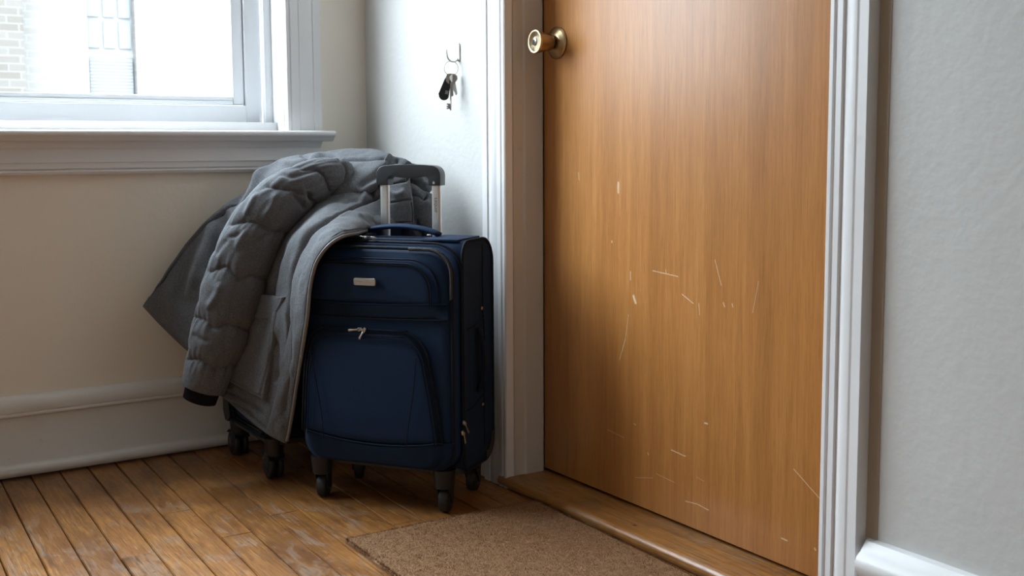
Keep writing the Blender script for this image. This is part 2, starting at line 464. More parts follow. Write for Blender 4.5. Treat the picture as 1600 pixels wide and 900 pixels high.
# ---------------- door opening: casings, jambs, threshold
dcas = [(0, 0), (.020, 0), (.022, .003), (.022, .010), (.0185, .012), (.0185, .015), (.0215, .018), (.0215, .030), (.0175, .032), (.0175, .035),
        (.0190, .038), (.0225, .050), (.0215, .062), (.0195, .065), (.0195, .067), (.0225, .069), (.0225, .088), (.0, .0905)]
def vcas(name, x_in, sgn, z0, z1, mat):
    sc = (.0945 if sgn < 0 else .074)/.0905
    V, F = prism_geo(dcas, lambda p, q, t: (x_in+sgn*q*sc, -p, t), z0, z1)
    bm = bmesh.new(); vs = [bm.verts.new(v) for v in V]
    for f in F: bm.faces.new([vs[i] for i in f])
    o = bobj(name, bm, mat, None, True, 30); return tag(o, kind='structure')
vcas('trim_1', DX0, -1, .001, DZ1+.09, MAT['trim'])
vcas('trim_2', DX1, 1, .001, DZ1+.09, MAT['trim'])
o = prism('trim_3', dcas, lambda p, q, t: (t, -p, DZ1+q), DX0, DX1, MAT['trim'], None, 30); tag(o, kind='structure')
tag(box('casing_shade_strip', DX1+.074, DX1+.0945, -.0012, .001, .173, DZ1+.09, MAT['shade_strip']), kind='structure')  # thin strip on the wall, casing shadow painted as its colour
# jambs with the stop step the photo shows
jl = [(DX0-.02, -.001), (DX0, -.001), (DX0, .026), (DX0+.004, .030), (DX0+.004, .0765), (DX0-.02, .0765)]
def vj(name, prof, mat):
    o = prism(name, prof, lambda p, q, t: (p, q, t), .026, DZ1+.02, mat, None, 30); return tag(o, kind='structure')
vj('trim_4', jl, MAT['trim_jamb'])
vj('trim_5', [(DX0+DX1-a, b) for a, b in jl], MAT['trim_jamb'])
tag(box('trim_6', DX0, DX1, 0, .0765, DZ1, DZ1+.02, MAT['trim_old']), kind='structure')
# threshold board with a rounded nose
th = [(-.13, .001), (-.13, .027), (.012, .027)]+arc(.014, .0145, .0125, 90, -60, 7)+[(.018, .001)]
o = prism('threshold_board', th, lambda p, q, t: (t, -p, q), DX0-.03, DX1+.0, MAT['sill_wood'], None, 40)
tag(o, 'worn oak threshold board with rounded nose under the wooden door', 'threshold')

# ---------------- the door
dm = m_wood('orange_veneer', [(.26, (.34, .135, .032)), (.5, (.50, .208, .054)), (.74, (.64, .30, .092))], 'z', 0, 0, .40, 0, .25, 1.0, False)
def yplane(px, py, Y):
    d = _v+_r*(px-800)/FPX-_u*(py-CYP)/FPX
    return CAM+d*((Y-CAM[1])/d[1])
DY = .080
scr = [((966, 286), (966, 300), 2.6, .55), ((904, 270), (905, 281), 1.2, .4), ((985, 425), (985, 437), 1.6, .4), ((990, 463), (993, 473), 2.6, 1.0),
       ((982, 492), (977, 530), .7, .45), ((977, 530), (968, 562), .9, .6), ((1020, 423), (1059, 432), .8, .55), ((1040, 421), (1041, 428), .6, .6),
       ((1117, 406), (1127, 446), .7, .55), ((1066, 460), (1083, 474), .8, .65), ((1092, 474), (1093, 492), .8, .5), ((1130, 473), (1132, 479), .9, .6),
       ((1144, 475), (1145, 480), .9, .6), ((1185, 440), (1176, 488), .9, .25), ((949, 671), (975, 684), .7, .45), ((1049, 703), (1071, 713), .9, .9),
       ((1101, 661), (1105, 662), 1.4, .8), ((991, 662), (993, 664), 1.2, .5), ((993, 746), (1020, 747), .6, .35), ((1025, 740), (1054, 754), .6, .35),
       ((1071, 783), (1090, 788), .8, .6), ((1090, 788), (1107, 797), .8, .7), ((1240, 733), (1280, 778), .8, .5), ((1221, 841), (1230, 845), 1.1, .8),
       ((1273, 857), (1274, 859), 1.5, .9), ((1012, 708), (1013, 710), 1.2, .6), ((956, 377), (956, 379), 1.2, .8), ((1088, 745), (1100, 752), .5, .3)]
g = bpy.data.node_groups.new('scratch', 'ShaderNodeTree')
for nm, tp in (('P', 'NodeSocketVector'), ('A', 'NodeSocketVector'), ('B', 'NodeSocketVector'), ('W', 'NodeSocketFloat'), ('S', 'NodeSocketFloat'), ('In', 'NodeSocketFloat')):
    g.interface.new_socket(nm, in_out='INPUT', socket_type=tp)
g.interface.new_socket('Out', in_out='OUTPUT', socket_type='NodeSocketFloat')
gi = g.nodes.new('NodeGroupInput'); go = g.nodes.new('NodeGroupOutput')
def vm(op, a, b):
    n_ = g.nodes.new('ShaderNodeVectorMath'); n_.operation = op; g.links.new(a, n_.inputs[0])
    if b is not None: g.links.new(b, n_.inputs[3 if op == 'SCALE' else 1])
    return n_
def sm(op, a, b, clamp=False):
    n_ = g.nodes.new('ShaderNodeMath'); n_.operation = op; n_.use_clamp = clamp
    for i, x in enumerate((a, b)):
        if isinstance(x, (int, float)): n_.inputs[i].default_value = x
        elif x is not None: g.links.new(x, n_.inputs[i])
    return n_.outputs[0]
ap = vm('SUBTRACT', gi.outputs['P'], gi.outputs['A']).outputs[0]; ab = vm('SUBTRACT', gi.outputs['B'], gi.outputs['A']).outputs[0]
tt = sm('DIVIDE', vm('DOT_PRODUCT', ap, ab).outputs['Value'], vm('DOT_PRODUCT', ab, ab).outputs['Value'], True)
dd = vm('LENGTH', vm('SUBTRACT', ap, vm('SCALE', ab, tt).outputs[0]).outputs[0], None).outputs['Value']
mk = sm('MULTIPLY', sm('SUBTRACT', 1.0, sm('DIVIDE', dd, gi.outputs['W']), True), gi.outputs['S'])
g.links.new(sm('MAXIMUM', mk, gi.outputs['In']), go.inputs['Out'])
acc = None
wob = dm.n('TexNoise'); wob.inputs['Scale'].default_value = 160; wob.inputs['Detail'].default_value = 3
pp = dm.n('NewGeometry').outputs['Position']; dm.l(pp, wob.inputs['Vector'])
wv = dm.n('VectorMath', operation='SCALE'); wv.inputs['Scale'].default_value = .0022
wc = dm.n('VectorMath', operation='SUBTRACT'); dm.l(wob.outputs['Color'], wc.inputs[0]); wc.inputs[1].default_value = (.5, .5, .5)
dm.l(wc.outputs[0], wv.inputs[0]); wa = dm.n('VectorMath', operation='ADD'); dm.l(pp, wa.inputs[0]); dm.l(wv.outputs[0], wa.inputs[1])
wm = dm.n('VectorMath', operation='MULTIPLY'); dm.l(wa.outputs[0], wm.inputs[0]); wm.inputs[1].default_value = (1, 0, 1)
for a, b, w, s in scr:
    n_ = dm.n('Group'); n_.node_tree = g; A = yplane(*a, DY); B = yplane(*b, DY)
    dm.l(wm.outputs[0], n_.inputs['P']); n_.inputs['A'].default_value = (A[0], 0, A[2]); n_.inputs['B'].default_value = (B[0], 0, B[2])
    n_.inputs['W'].default_value = w*.0018; n_.inputs['S'].default_value = min(1.0, s*1.5)
    if acc is None: n_.inputs['In'].default_value = 0
    else: dm.l(acc, n_.inputs['In'])
    acc = n_.outputs['Out']
lnk = [l for l in dm.t.links if l.to_socket == dm.b.inputs['Base Color']][0]; src = lnk.from_socket
dm.l(dm.mix(acc, src, (.83, .66, .45)), dm.b.inputs['Base Color'])
MAT['door'] = dm.m
door = tag(empty('door_1', (DX0, DY, .034)), kind='structure')
box_p('door_leaf', DX0+.0025, DX1-.0025, DY, DY+.042, .034, DZ1-.003, MAT['door'], door, .0015)
K = np.array([.778, DY, .984])
ro, fo = lathe_geo([(.034, 0), (.0345, -.002), (.034, -.004), (.029, -.0055), (.022, -.010), (.0165, -.012), (.014, -.012), (.0, -.012)], K, (0, 1, 0), 48)
rs = obj('rosette', ro, fo, MAT['brass'], door, True, True)
kp = [(.0105, -.010), (.0105, -.017), (.0155, -.0185), (.0175, -.022), (.0205, -.040), (.0245, -.055), (.0255, -.058), (.0250, -.0605), (.0235, -.0610), (.0220, -.0598), (.012, -.0560), (.0, -.0555)]
kv, kf = lathe_geo(kp, K, (0, 1, 0), 48)
kn = obj('knob', kv, kf, MAT['brass'], door, True, True)
fv, ff = lathe_geo([(.0245, -.0600), (.0235, -.0615), (.0220, -.0605), (.012, -.0566), (0, -.0562)], K, (0, 1, 0), 48)
obj('knob_face', fv, ff, MAT['brass_bright'], kn, True, True)
kv, kf = lathe_geo([(.0095, -.055), (.0095, -.0605), (.0080, -.0618), (.0, -.0618)], K, (0, 1, 0), 24)
obj('lock_cylinder', kv, kf, MAT['nickel'], kn, True, True)
bm = bmesh.new(); add_box(bm, K[0]-.0013, K[0]+.0013, DY-.0624, DY-.0610, K[2]-.006, K[2]+.004); bm.transform(rot_of(door).inverted())
bobj('keyhole', bm, MAT['ink'], kn)
nkv, nkf = lathe_geo([(.0125, -.0115), (.0125, -.0165), (.0, -.0165)], K, (0, 1, 0), 32)
obj('neck', nkv, nkf, MAT['black_plastic'], door, True, True)

# ---------------- outside: brick house across the yard
tb_ = NT('pale_brick'); br = tb_.n('TexBrick'); mp = tb_.pos((1, 1, 1), rot=(0, 0, 0))
sx = tb_.n('SeparateXYZ'); tb_.l(mp, sx.inputs[0]); cb = tb_.n('CombineXYZ'); tb_.l(sx.outputs[1], cb.inputs[0]); tb_.l(sx.outputs[2], cb.inputs[1])
tb_.l(cb.outputs[0], br.inputs['Vector']); br.inputs['Scale'].default_value = 1.0
br.inputs['Brick Width'].default_value = .215; br.inputs['Row Height'].default_value = .075; br.inputs['Mortar Size'].default_value = .006
BRK = br
br.inputs['Color1'].default_value = (.135, .125, .115, 1); br.inputs['Color2'].default_value = (.120, .110, .098, 1); br.inputs['Mortar'].default_value = (.15, .145, .14, 1)
tb_.set(Base_Color=br.outputs['Color'], Roughness=.9); MAT['brick'] = tb_.m
MAT['far_white'] = m_plain('far_white_paint', (.17, .17, .17), .6)
MAT['far_glass'] = m_plain('far_window_glass', (.10, .108, .122), .5)
MAT['blind'] = m_plain('far_blind', (.118, .126, .14), .6)
MAT['asphalt'] = m_plain('yard_ground', (.25, .25, .24), .9)
tag(box('yard_ground', -14, -.2, -12, 12, -1.3, -1.2, MAT['asphalt']), kind='structure')
FXX = -9.0
def fc(px, py):
    d = _v+_r*(px-800)/FPX-_u*(py-CYP)/FPX
    P = CAM+d*((FXX-CAM[0])/d[0]); return P[1], P[2]
house = tag(empty('house', (FXX, 1.0, -1.2)), 'pale brick house seen overexposed through the window', 'house')
yA, zA = fc(135, 0); yB, zB = fc(215, 143); y0_, _z = fc(132, 60); zmid = (fc(135, 85)[1]+fc(215, 85)[1])/2; zlow = zmid-.95; ztop = zmid+1.0
def hole_wall():
    bm = bmesh.new(); a, b = yA-.0, yB+.0
    for (p, q, r_, s) in ((-6, a, -1.2, 3.6), (b, 7, -1.2, 3.6), (a, b, -1.2, zlow), (a, b, ztop, 3.6)):
        add_box(bm, FXX-.3, FXX, p, q, r_, s)
    bm.transform(rot_of(house).inverted()); return bobj('brick_wall', bm, MAT['brick'], house)
hole_wall()
yp, _z = fc(40, 60)
MAT['brick_pier'] = MAT['brick'].copy(); _bn = [n for n in MAT['brick_pier'].node_tree.nodes if n.type == 'TEX_BRICK'][0]
for _i, _c in ((1, (.085, .076, .068, 1)), (2, (.070, .060, .050, 1)), (3, (.105, .10, .096, 1))): _bn.inputs[_i].default_value = _c
box_p('brick_pier', FXX, FXX+.25, -6, yp-.06, -1.2, 3.6, MAT['brick_pier'], house, 0)
hw = box_p('house_window', FXX-.16, FXX-.12, yA, yB, zlow, ztop, MAT['far_white'], house, 0)
W_ = yB-yA
def hp(name, a, b, c, d, x, mat): return box_p(name, x, x+.02, yA+W_*a, yA+W_*b, c, d, mat, hw, 0)
def hp2(name, a, b, c, d, x, mat):
    bm = bmesh.new(); add_box(bm, x, x+.02, yA+W_*a, yA+W_*b, c, d); bm.transform(rot_of(house).inverted()); return bobj(name, bm, mat, hw)
for i in range(3):
    for j in range(3):
        a = .03+i*.325; c = zmid+.07+j*.31
        hp2('pane', a+.02, a+.27, c, min(c+.27, ztop-.03), FXX-.115, MAT['blind'])
hp2('blind', .03, .97, zlow+.06, zmid-.02, FXX-.115, MAT['far_glass'])
for k in range(26):
    z = zmid-.04-k*.033
    if z < zlow+.08: break
    hp2('slat', .05, .95, z-.029, z, FXX-.095, MAT['blind'])
# ------------------------------------------------------------------ luggage
def m_fabric(name, col, sheen=.3, scale=900, rough=.75, bump=.35, var=.25, dist=.0006, spec=.3):
    t = NT(name); p = t.pos(obj=True)
    w1 = t.n('TexWave', wave_type='BANDS', bands_direction='X'); w2 = t.n('TexWave', wave_type='BANDS', bands_direction='Z')
    for w in (w1, w2): t.l(p, w.inputs['Vector']); w.inputs['Scale'].default_value = scale/6.3; w.inputs['Distortion'].default_value = .6
    h = t.math('ADD', w1.outputs['Fac'], w2.outputs['Fac'])
    nn = t.noise(p, scale*.35, 2)
    c = t.mix(nn, tuple(x*(1-var) for x in col), tuple(x*(1+var) for x in col))
    big = t.noise(p, 12, 3); c = t.mix(big, c, t.mix(1.0, c, (.82, .85, .9), 'MULTIPLY'))
    t.set(Base_Color=c, Roughness=rough, Sheen_Weight=sheen, Sheen_Roughness=.4, Specular_IOR_Level=spec)
    t.bump(t.math('ADD', h, t.math('MULTIPLY', nn, .8)), bump, dist); return t.m
MAT['navy'] = m_fabric('navy_polyester', (.0075, .0245, .064), .0, 1500, .7, .25, .15, .0003, .18)
MAT['navy_dark'] = m_fabric('dark_navy_polyester', (.0042, .0115, .028), .0, 1500, .72, .25, .15, .0003, .15)
MAT['seam'] = m_plain('navy_thread', (.010, .020, .045), .6)
MAT['zip'] = m_plain('zip_coil', (.028, .029, .033), .4)

def puff_panel(name, outline, depth, bulge, mat, parent, y0=0.0, n=96, rings=10, edge=.010, fn=None, amp=.0):
    """cushion-like panel in the local x-z plane, front towards -y. outline: closed (x, z)"""
    P = resample(outline, n); c = P.mean(0)
    V = []; F = []
    # skirt at the back, then rings inwards
    def put(S, yy):
        for p in S: V.append((p[0], yy, p[1]))
    put(P, y0)
    dist = np.linalg.norm(P-c, axis=1)
    for k in range(rings+1):
        f = k/rings
        sc = 1-f*.97
        S = c+(P-c)*sc
        d = (1-sc)*dist                              # distance travelled in from the rim
        hh = depth*np.minimum(1, np.sqrt(np.clip(1-(1-np.clip(d/edge, 0, 1))**2, 0, 1)))+bulge*(1-sc**2)
        for i, p in enumerate(S):
            w = amp*nz((p[0]*6, 3.1, p[1]*6)) if amp else 0
            V.append((p[0], y0-hh[i]-w*f, p[1]))
    m = rings+2
    for k in range(m-1):
        for i in range(n):
            j = (i+1) % n; F.append((k*n+i, k*n+j, (k+1)*n+j, (k+1)*n+i))
    F.append(tuple((m-1)*n+i for i in range(n)))
    F.append(tuple(range(n))[::-1])
    if fn: V = [fn(*v) for v in V]
    return obj(name, V, F, mat, parent, True)

def loop_tube(name, outline, y, r, mat, parent, n=120, closed=True, fn=None, seg=8):
    P = resample(outline, n, closed) if closed else np.array(outline, float)
    P3 = np.stack([P[:, 0], np.full(len(P), y), P[:, 1]], 1)
    if fn: P3 = np.array([fn(*p) for p in P3])
    return tube(name, P3, r, mat, parent, seg, closed)

def body_block(name, x0, x1, prof, mat, parent, inset=.006):
    """extrusion along x of the side profile (y, z) with softened ends"""
    P = resample(prof, 96); c = P.mean(0); V = []; F = []; n = 96
    lay = [(x0+inset, .0), (x0+.0012, .0), (x0, .985), (x0, 1.0), (x1, 1.0), (x1, .985)]
    rows = []
    steps = [(x0+.004, .02), (x0+.002, .6), (x0+.001, .93), (x0, .985), (x0+.003, 1.0)]
    steps += [(x0+(x1-x0)*t, 1.0) for t in (.15, .3, .5, .7, .85)]
    steps += [(x1-.003, 1.0), (x1, .985), (x1-.001, .93), (x1-.002, .6), (x1-.004, .02)]
    for x, s in steps:
        S = c+(P-c)*s
        for p in S: V.append((x, p[0], p[1]))
    m = len(steps)
    for k in range(m-1):
        for i in range(n):
            j = (i+1) % n; F.append((k*n+i, k*n+j, (k+1)*n+j, (k+1)*n+i))
    F.append(tuple(range(n))[::-1]); F.append(tuple((m-1)*n+i for i in range(n)))
    F = [f[::-1] for f in F]
    return obj(name, V, F, mat, parent, True)

def zip_pull(parent, x, y, z, ang, tip, L=.022, mat=None, name='zipper_pull'):
    """slider on the coil and a flat tab hanging/lying towards ang (degrees in the x-z plane), tip = out of plane"""
    mat = mat or MAT['nickel']
    bm = bmesh.new()
    add_box(bm, -.0035, .0035, -.0035, .001, -.0045, .0045, .0012, 2)
    R = Matrix.Translation((x, y, z)) @ Matrix.Rotation(math.radians(ang+90), 4, 'Y').inverted()
    bm.transform(R)
    sl = bobj(name, bm, mat, parent, True, 40)
    d = np.array([math.cos(math.radians(ang)), -tip, math.sin(math.radians(ang))]); d /= np.linalg.norm(d)
    p0 = np.array([x, y-.004, z])
    ringc = p0+d*.002
    e = np.cross(d, (0, 1, 0)); e /= np.linalg.norm(e)
    ring = [ringc+d*math.cos(a)*.0034+e*math.sin(a)*.0034 for a in np.linspace(0, 2*math.pi, 17)[:-1]]
    tube('pull_ring', ring, .0008, mat, sl, 6, True)
    V, F = tube_geo([p0+d*.0045, p0+d*.006, p0+d*.012, p0+d*(L-.002), p0+d*L], [.0012, .0022, .0017, .0027, .0018], 8, False, tuple(e), [.0007, .0009, .0008, .0009, .0006])
    obj('pull_tab', V, F, mat, sl, True)
    return sl

def castor(parent, x, y, ztop, swivel, R=.0272, twin=False, w=.0215):
    """spinner wheel; swivel = heading of the wheel in local degrees"""
    h = empty('wheel', (x, y, 0), math.radians(swivel)); h.parent = parent
    k = bpy.data.objects  # local builder space
    bm = bmesh.new()
    # mount: tapered round socket under the case, forks either side
    bmesh.ops.create_cone(bm, cap_ends=True, segments=28, radius1=.0205, radius2=.0245, depth=ztop-.056, matrix=Matrix.Translation((0, 0, (ztop+.056)/2)))
    me_mount = bobj('wheel_housing', bm, MAT['black_plastic'], h, True, 40)
    off = .010
    off = 0.010
    def disc(name, y0, y1, r, mat, par, bev=.004):
        v, f = lathe_geo([(0, y0), (r-bev, y0), (r-bev*.3, y0+bev*.3), (r, y0+bev), (r, y1-bev), (r-bev*.3, y1-bev*.3), (r-bev, y1), (0, y1)], (off, 0, R), (0, 1, 0), 36)
        return obj(name, v, f, mat, par, True)
    if twin:
        for s in (-1, 1):
            a, b = sorted((s*.004, s*.017))
            tr = disc('tyre', a, b, R, MAT['rubber'], h)
            a2, b2 = sorted((s*.016, s*.0185)); disc('hub', a2, b2, R*.62, MAT['black_plastic'], h, .001)
            a3, b3 = sorted((s*.018, s*.0195)); disc('axle_cap', a3, b3, R*.2, MAT['grip'], h, .0005)
        fk = [((-.004), (.004))]
    else:
        disc('tyre', -w/2, w/2, R, MAT['rubber'], h, .005)
        disc('hub', -w/2-.001, w/2+.001, R*.55, MAT['grip'], h, .001)
        fk = [(-w/2-.0045, -w/2-.0015), (w/2+.0015, w/2+.0045)]
    for a, b in fk:
        prof = [(-.012, .062), (.016, .062), (.019, .050), (off+.007, R), (off+.005, R-.005), (off, R-.007), (off-.005, R-.005), (off-.007, R), (-.011, .050)]
        prism('fork', prof, lambda p, q, t: (p, t, q), a, b, MAT['black_plastic'], h)
    # hood over the wheel
    hood = arc(off, R, R+.0040, 45, 150, 12)+arc(off, R, R+.0012, 150, 45, 12)
    ww = .019 if twin else w/2+.003
    if twin: prism('hood', hood, lambda p, q, t: (p, t, q), -ww, ww, MAT['black_plastic'], h, 40)
    return h

AC = math.radians(35.403)
case = tag(empty('suitcase', (.663, -.295, 0), AC), 'navy blue soft-sided suitcase with raised telescopic handle, closest to the door', 'suitcase', None)
X0, X1 = -.176, .187
Yb, Zb, Zt = .160, .088, .569
side_prof = rrect(0.0, Yb, Zb, Zt, (.020, .045, .055, .030), 8)
body_block('body', X0, X1, side_prof, MAT['navy'], case)
loop_tube('piping', side_prof, 0, .0032, MAT['piping'], case, 120, True, lambda a, b, c: (X1, a, c))
loop_tube('piping', side_prof, 0, .0032, MAT['piping'], case, 120, True, lambda a, b, c: (X0, a, c))
# front section standing proud of the body
fo_ = rrect(X0+.002, X1-.003, Zb+.006, Zt-.006, (.045, .045, .060, .050), 10)
fsec = puff_panel('front_section', fo_, .040, .004, MAT['navy'], case, .004, 140, 12, .016)
loop_tube('front_piping', rrect(X0+.0, X1-.001, Zb+.004, Zt-.004, (.046, .046, .061, .051), 10), -.003, .0026, MAT['piping'], case, 140)
zo = rrect(X0+.007, X1-.008, Zb+.012, Zt-.013, (.040, .040, .052, .044), 10)
loop_tube('zipper', zo, -.0335, .0036, MAT['piping'], case, 160)
# coarse coil where the tape stands open at the top right
zc = resample(zo, 800); sel = [p for p in zc if (p[0] > .085 and p[1] > .545) or (p[0] > X1-.062 and p[1] > .455)]
sel = sorted(sel, key=lambda p: math.atan2(p[1]-.45, p[0]-.05), reverse=True)
sel = resample(sel, 420, False)
coil = []
c0 = np.array([.05, .45])
for i, p in enumerate(sel):
    ph = i/len(sel)*2*math.pi*62
    nrm = np.array(p)-np.array([.08, .40]); nrm = nrm/np.linalg.norm(nrm)
    q = np.array(p)+nrm*(math.cos(ph)*.0034-.001)
    coil.append((q[0], -.0375-.0022*math.sin(ph), q[1]))
tube('zipper_coil', coil, .0012, MAT['zip'], case, 5)
FY = -.0435
# upper pocket
up = rrect(-.158, .150, .442, .533, (.008, .008, .060, .045), 10)
puff_panel('upper_pocket', up, .007, .004, MAT['navy'], case, FY+.004, 120, 10, .008)
t1 = arc(-.150+.045, .488, .046, 180, 90, 10)+arc(.152-.060, .4745, .060, 90, 0, 10)+[(.156, .447)]
loop_tube('pocket_piping', t1, FY-.003, .0021, MAT['navy_dark'], case, closed=False)
t1 = arc(-.143+.045, .483, .043, 180, 90, 10)+arc(.143-.060, .469, .057, 90, 0, 10)+[(.141, .442)]
loop_tube('pocket_piping', t1, FY-.0075, .0016, MAT['piping'], case, closed=False)
loop_tube('pocket_zipper', [(a*.955+.001, b-.0035) for a, b in t1], FY-.0072, .0013, MAT['piping'], case, closed=False)
# band between the pockets
def bez(a, c, b, n=24):
    return [((1-t)**2*a[0]+2*t*(1-t)*c[0]+t*t*b[0], (1-t)**2*a[1]+2*t*(1-t)*c[1]+t*t*b[1]) for t in np.linspace(0, 1, n)]
bt = bez((-.166, .442), (0, .433), (.172, .447)); bb = bez((-.167, .412), (0, .405), (.172, .414))
puff_panel('middle_band', bb+bt[::-1], .005, .001, MAT['navy_dark'], case, FY+.003, 120, 6, .004)
loop_tube('seam', bt, FY-.0025, .0012, MAT['navy'], case, closed=False); loop_tube('seam', bb, FY-.0025, .0012, MAT['piping'], case, closed=False)
# lower pocket
lp = [(-.170, .160)]+[(-.160, .30)]+arc(-.150+.045, .338, .046, 175, 92, 10)+arc(.128-.060, .322, .062, 88, 5, 10)+[(.146, .25), (.160, .160)]+bez((.158, .156), (0, .128), (-.170, .158))[1:]
puff_panel('lower_pocket', lp, .009, .006, MAT['navy'], case, FY+.004, 140, 12, .010, amp=.002)
op = [(-.170, .160), (-.166, .22), (-.160, .30)]+arc(-.150+.045, .338, .048, 175, 92, 12)+arc(.128-.060, .322, .064, 88, 5, 12)+[(.147, .25), (.161, .160)]
op = smoothpath(op, 90).tolist()
loop_tube('pocket_piping', op, FY-.005, .0024, MAT['piping'], case, closed=False)
cx_ = -.005
op2 = [((a-cx_)*.945+cx_, (b-.16)*.965+.157) for a, b in op]
loop_tube('pocket_zipper', op2, FY-.0105, .0018, MAT['piping'], case, closed=False)
op3 = [((a-cx_)*.905+cx_+.001, (b-.16)*.938+.155) for a, b in op]
loop_tube('pocket_piping', op3, FY-.0120, .0013, MAT['navy_dark'], case, closed=False)
loop_tube('seam', smoothpath([(-.140, .335), (-.128, .27), (-.116, .20), (-.112, .148)], 20), FY-.0150, .0012, MAT['piping'], case, closed=False)
loop_tube('seam', smoothpath([(.108, .335), (.103, .28), (.090, .20), (.082, .145)], 20), FY-.0150, .0012, MAT['piping'], case, closed=False)
bbnd = bez((-.166, .162), (0, .126), (.160, .160))
low = rrect(-.168, .176, .098, .16, (.038, .040, .002, .002), 8)
low = [p for p in low if p[1] < .135]
low = [(-.1705, .162)]+[(-.170, .14)]+[p for p in low]+[(.178, .14), (.176, .160)]+bbnd[::-1]
puff_panel('bottom_panel', low, .009, .0015, MAT['navy_dark'], case, FY+.006, 130, 8, .008)
loop_tube('seam', bbnd, FY-.004, .0014, MAT['navy'], case, closed=False)
# plate with faint raised lettering
pl = rrect(-.0335, .0175, -.0078, .0078, .0035, 5)
bp = prism('name_plate', [(a, b+.4865) for a, b in pl], lambda p, q, t: (p, t, q), FY-.0145, FY-.009, MAT['nickel'], case)
bv = bp.modifiers.new('bevel', 'BEVEL'); bv.width = .0014; bv.segments = 3
def text(name, body, size, mat, parent, mtx, ext=.0002, sp=1.0):
    cu = bpy.data.curves.new(name, 'FONT'); cu.body = body; cu.size = size; cu.extrude = ext; cu.align_x = 'CENTER'; cu.align_y = 'CENTER'; cu.space_character = sp
    o = bpy.data.objects.new(name, cu); COL.objects.link(o); cu.materials.append(mat)
    bpy.context.view_layer.update()
    me = bpy.data.meshes.new_from_object(o); bpy.data.objects.remove(o); m = bpy.data.objects.new(name, me); COL.objects.link(m)
    if not me.materials: me.materials.append(mat)
    m.parent = parent; m.matrix_local = mtx; return m
text('lettering', 'LUNBELLEE', .0072, MAT['alu'], bp, Matrix.Translation((-.008, FY-.0149, .4862)) @ Matrix.Rotation(math.radians(90), 4, 'X'))
# zip pulls
zip_pull(case, -.022, FY-.008, .3865, 186, .12, .026)
zip_pull(case, -.012, FY-.008, .3860, -118, .15, .022)
zip_pull(case, -.165, FY-.004, .452, -95, .1, .026)
def pull_tf(parent, mtx, L):
    before = set(bpy.data.objects)
    s = zip_pull(parent, 0, 0, 0, 0, .1, L)
    s.matrix_local = mtx
    return s
Rtop = Matrix.Rotation(math.radians(-90), 4, 'X')
pull_tf(case, Matrix.Translation((-.035, -.004, Zt+.002)) @ Matrix.Rotation(math.radians(165), 4, 'Z') @ Rtop, .026)
pull_tf(case, Matrix.Translation((-.012, -.006, Zt+.002)) @ Matrix.Rotation(math.radians(-150), 4, 'Z') @ Rtop, .018)
Rs = Matrix.Rotation(math.radians(90), 4, 'Z')
pull_tf(case, Matrix.Translation((X1+.004, -.012, .197)) @ Rs @ Matrix.Rotation(math.radians(60), 4, 'Y'), .028)
pull_tf(case, Matrix.Translation((X1+.004, -.018, .178)) @ Rs @ Matrix.Rotation(math.radians(82), 4, 'Y'), .024)
# top carry handle with stitched base pads
hx = np.linspace(-.088, .100, 26); hz = Zt+.007+.0165*np.sin(np.linspace(0, math.pi, 26))**.7
hp_ = np.stack([hx, np.full(26, .078), hz], 1)
wv_ = .012+.005*np.sin(np.linspace(0, math.pi, 26))
tube('carry_handle', hp_, .0058, MAT['navy'], case, 12, False, (0, 0, 1), wv_)
for a, b in ((-.150, -.078), (.088, .172)):
    bm = bmesh.new(); add_box(bm, a, b, .014, .128, Zt-.002, Zt+.0035, .0016, 2)
    for v in bm.verts:
        if abs(v.co.x-(-.078 if a < 0 else .088)) < .003: v.co.x += (.02 if a < 0 else -.02)*(1-abs(v.co.y-.07)/.06)*.9
    bobj('handle_base', bm, MAT['navy'], case, True, 40)
# zipper lines along the top front edge
for yy, zz, rr in ((.006, Zt+.0005, .0016), (.016, Zt+.0008, .0012)):
    tube('top_seam', [(x, yy, zz) for x in np.linspace(X0+.03, X1-.045, 12)], rr, MAT['piping'], case, 6)
# telescopic handle
HD = .134
for xx, nm in ((-.0575, 'a'), (.0685, 'b')):
    tb2 = prism('handle_tube', rrect(xx-.0105, xx+.0105, HD-.006, HD+.006, .0045, 5), lambda p, q, t: (p, q, t), Zt-.03, .690, MAT['alu'], case, 40)
    if nm == 'b':
        text('lettering', 'S.EQUIIF', .0085, MAT['ink'], tb2, Matrix.Translation((xx, HD-.0063, .6365)) @ Matrix.Rotation(math.radians(90), 4, 'X') @ Matrix.Rotation(math.radians(-90), 4, 'Z'), .0001, 1.05)
gx0, gx1 = -.0575, .0685; gm = (gx0+gx1)/2
prof_out = [(gx0-.0145, .679), (gx0-.0150, .700)]+arc(gx0+.006, .7015, .0205, 170, 100, 8)
prof_out += bez((gx0+.004, .722), (gm, .7275), (gx1-.004, .722), 14)
prof_out += arc(gx1-.006, .7015, .0205, 80, 10, 8)+[(gx1+.0150, .700), (gx1+.0145, .679)]
prof_in = [(gx1-.0140, .679), (gx1-.0140, .689)]+arc(gx1-.0230, .689, .009, 0, 90, 6)+bez((gx1-.026, .6985), (gm, .6915), (gx0+.026, .6985), 12)+arc(gx0+.0230, .689, .009, 90, 180, 6)+[(gx0+.0140, .679)]
gp = prism('handle_grip', prof_out+prof_in, lambda p, q, t: (p, t, q), HD-.0135, HD+.0135, MAT['grip'], case)
bv = gp.modifiers.new('bevel', 'BEVEL'); bv.width = .0075; bv.segments = 4; bv.limit_method = 'ANGLE'; bv.angle_limit = math.radians(50)
gp.data.polygons.foreach_set('use_smooth', [True]*len(gp.data.polygons))
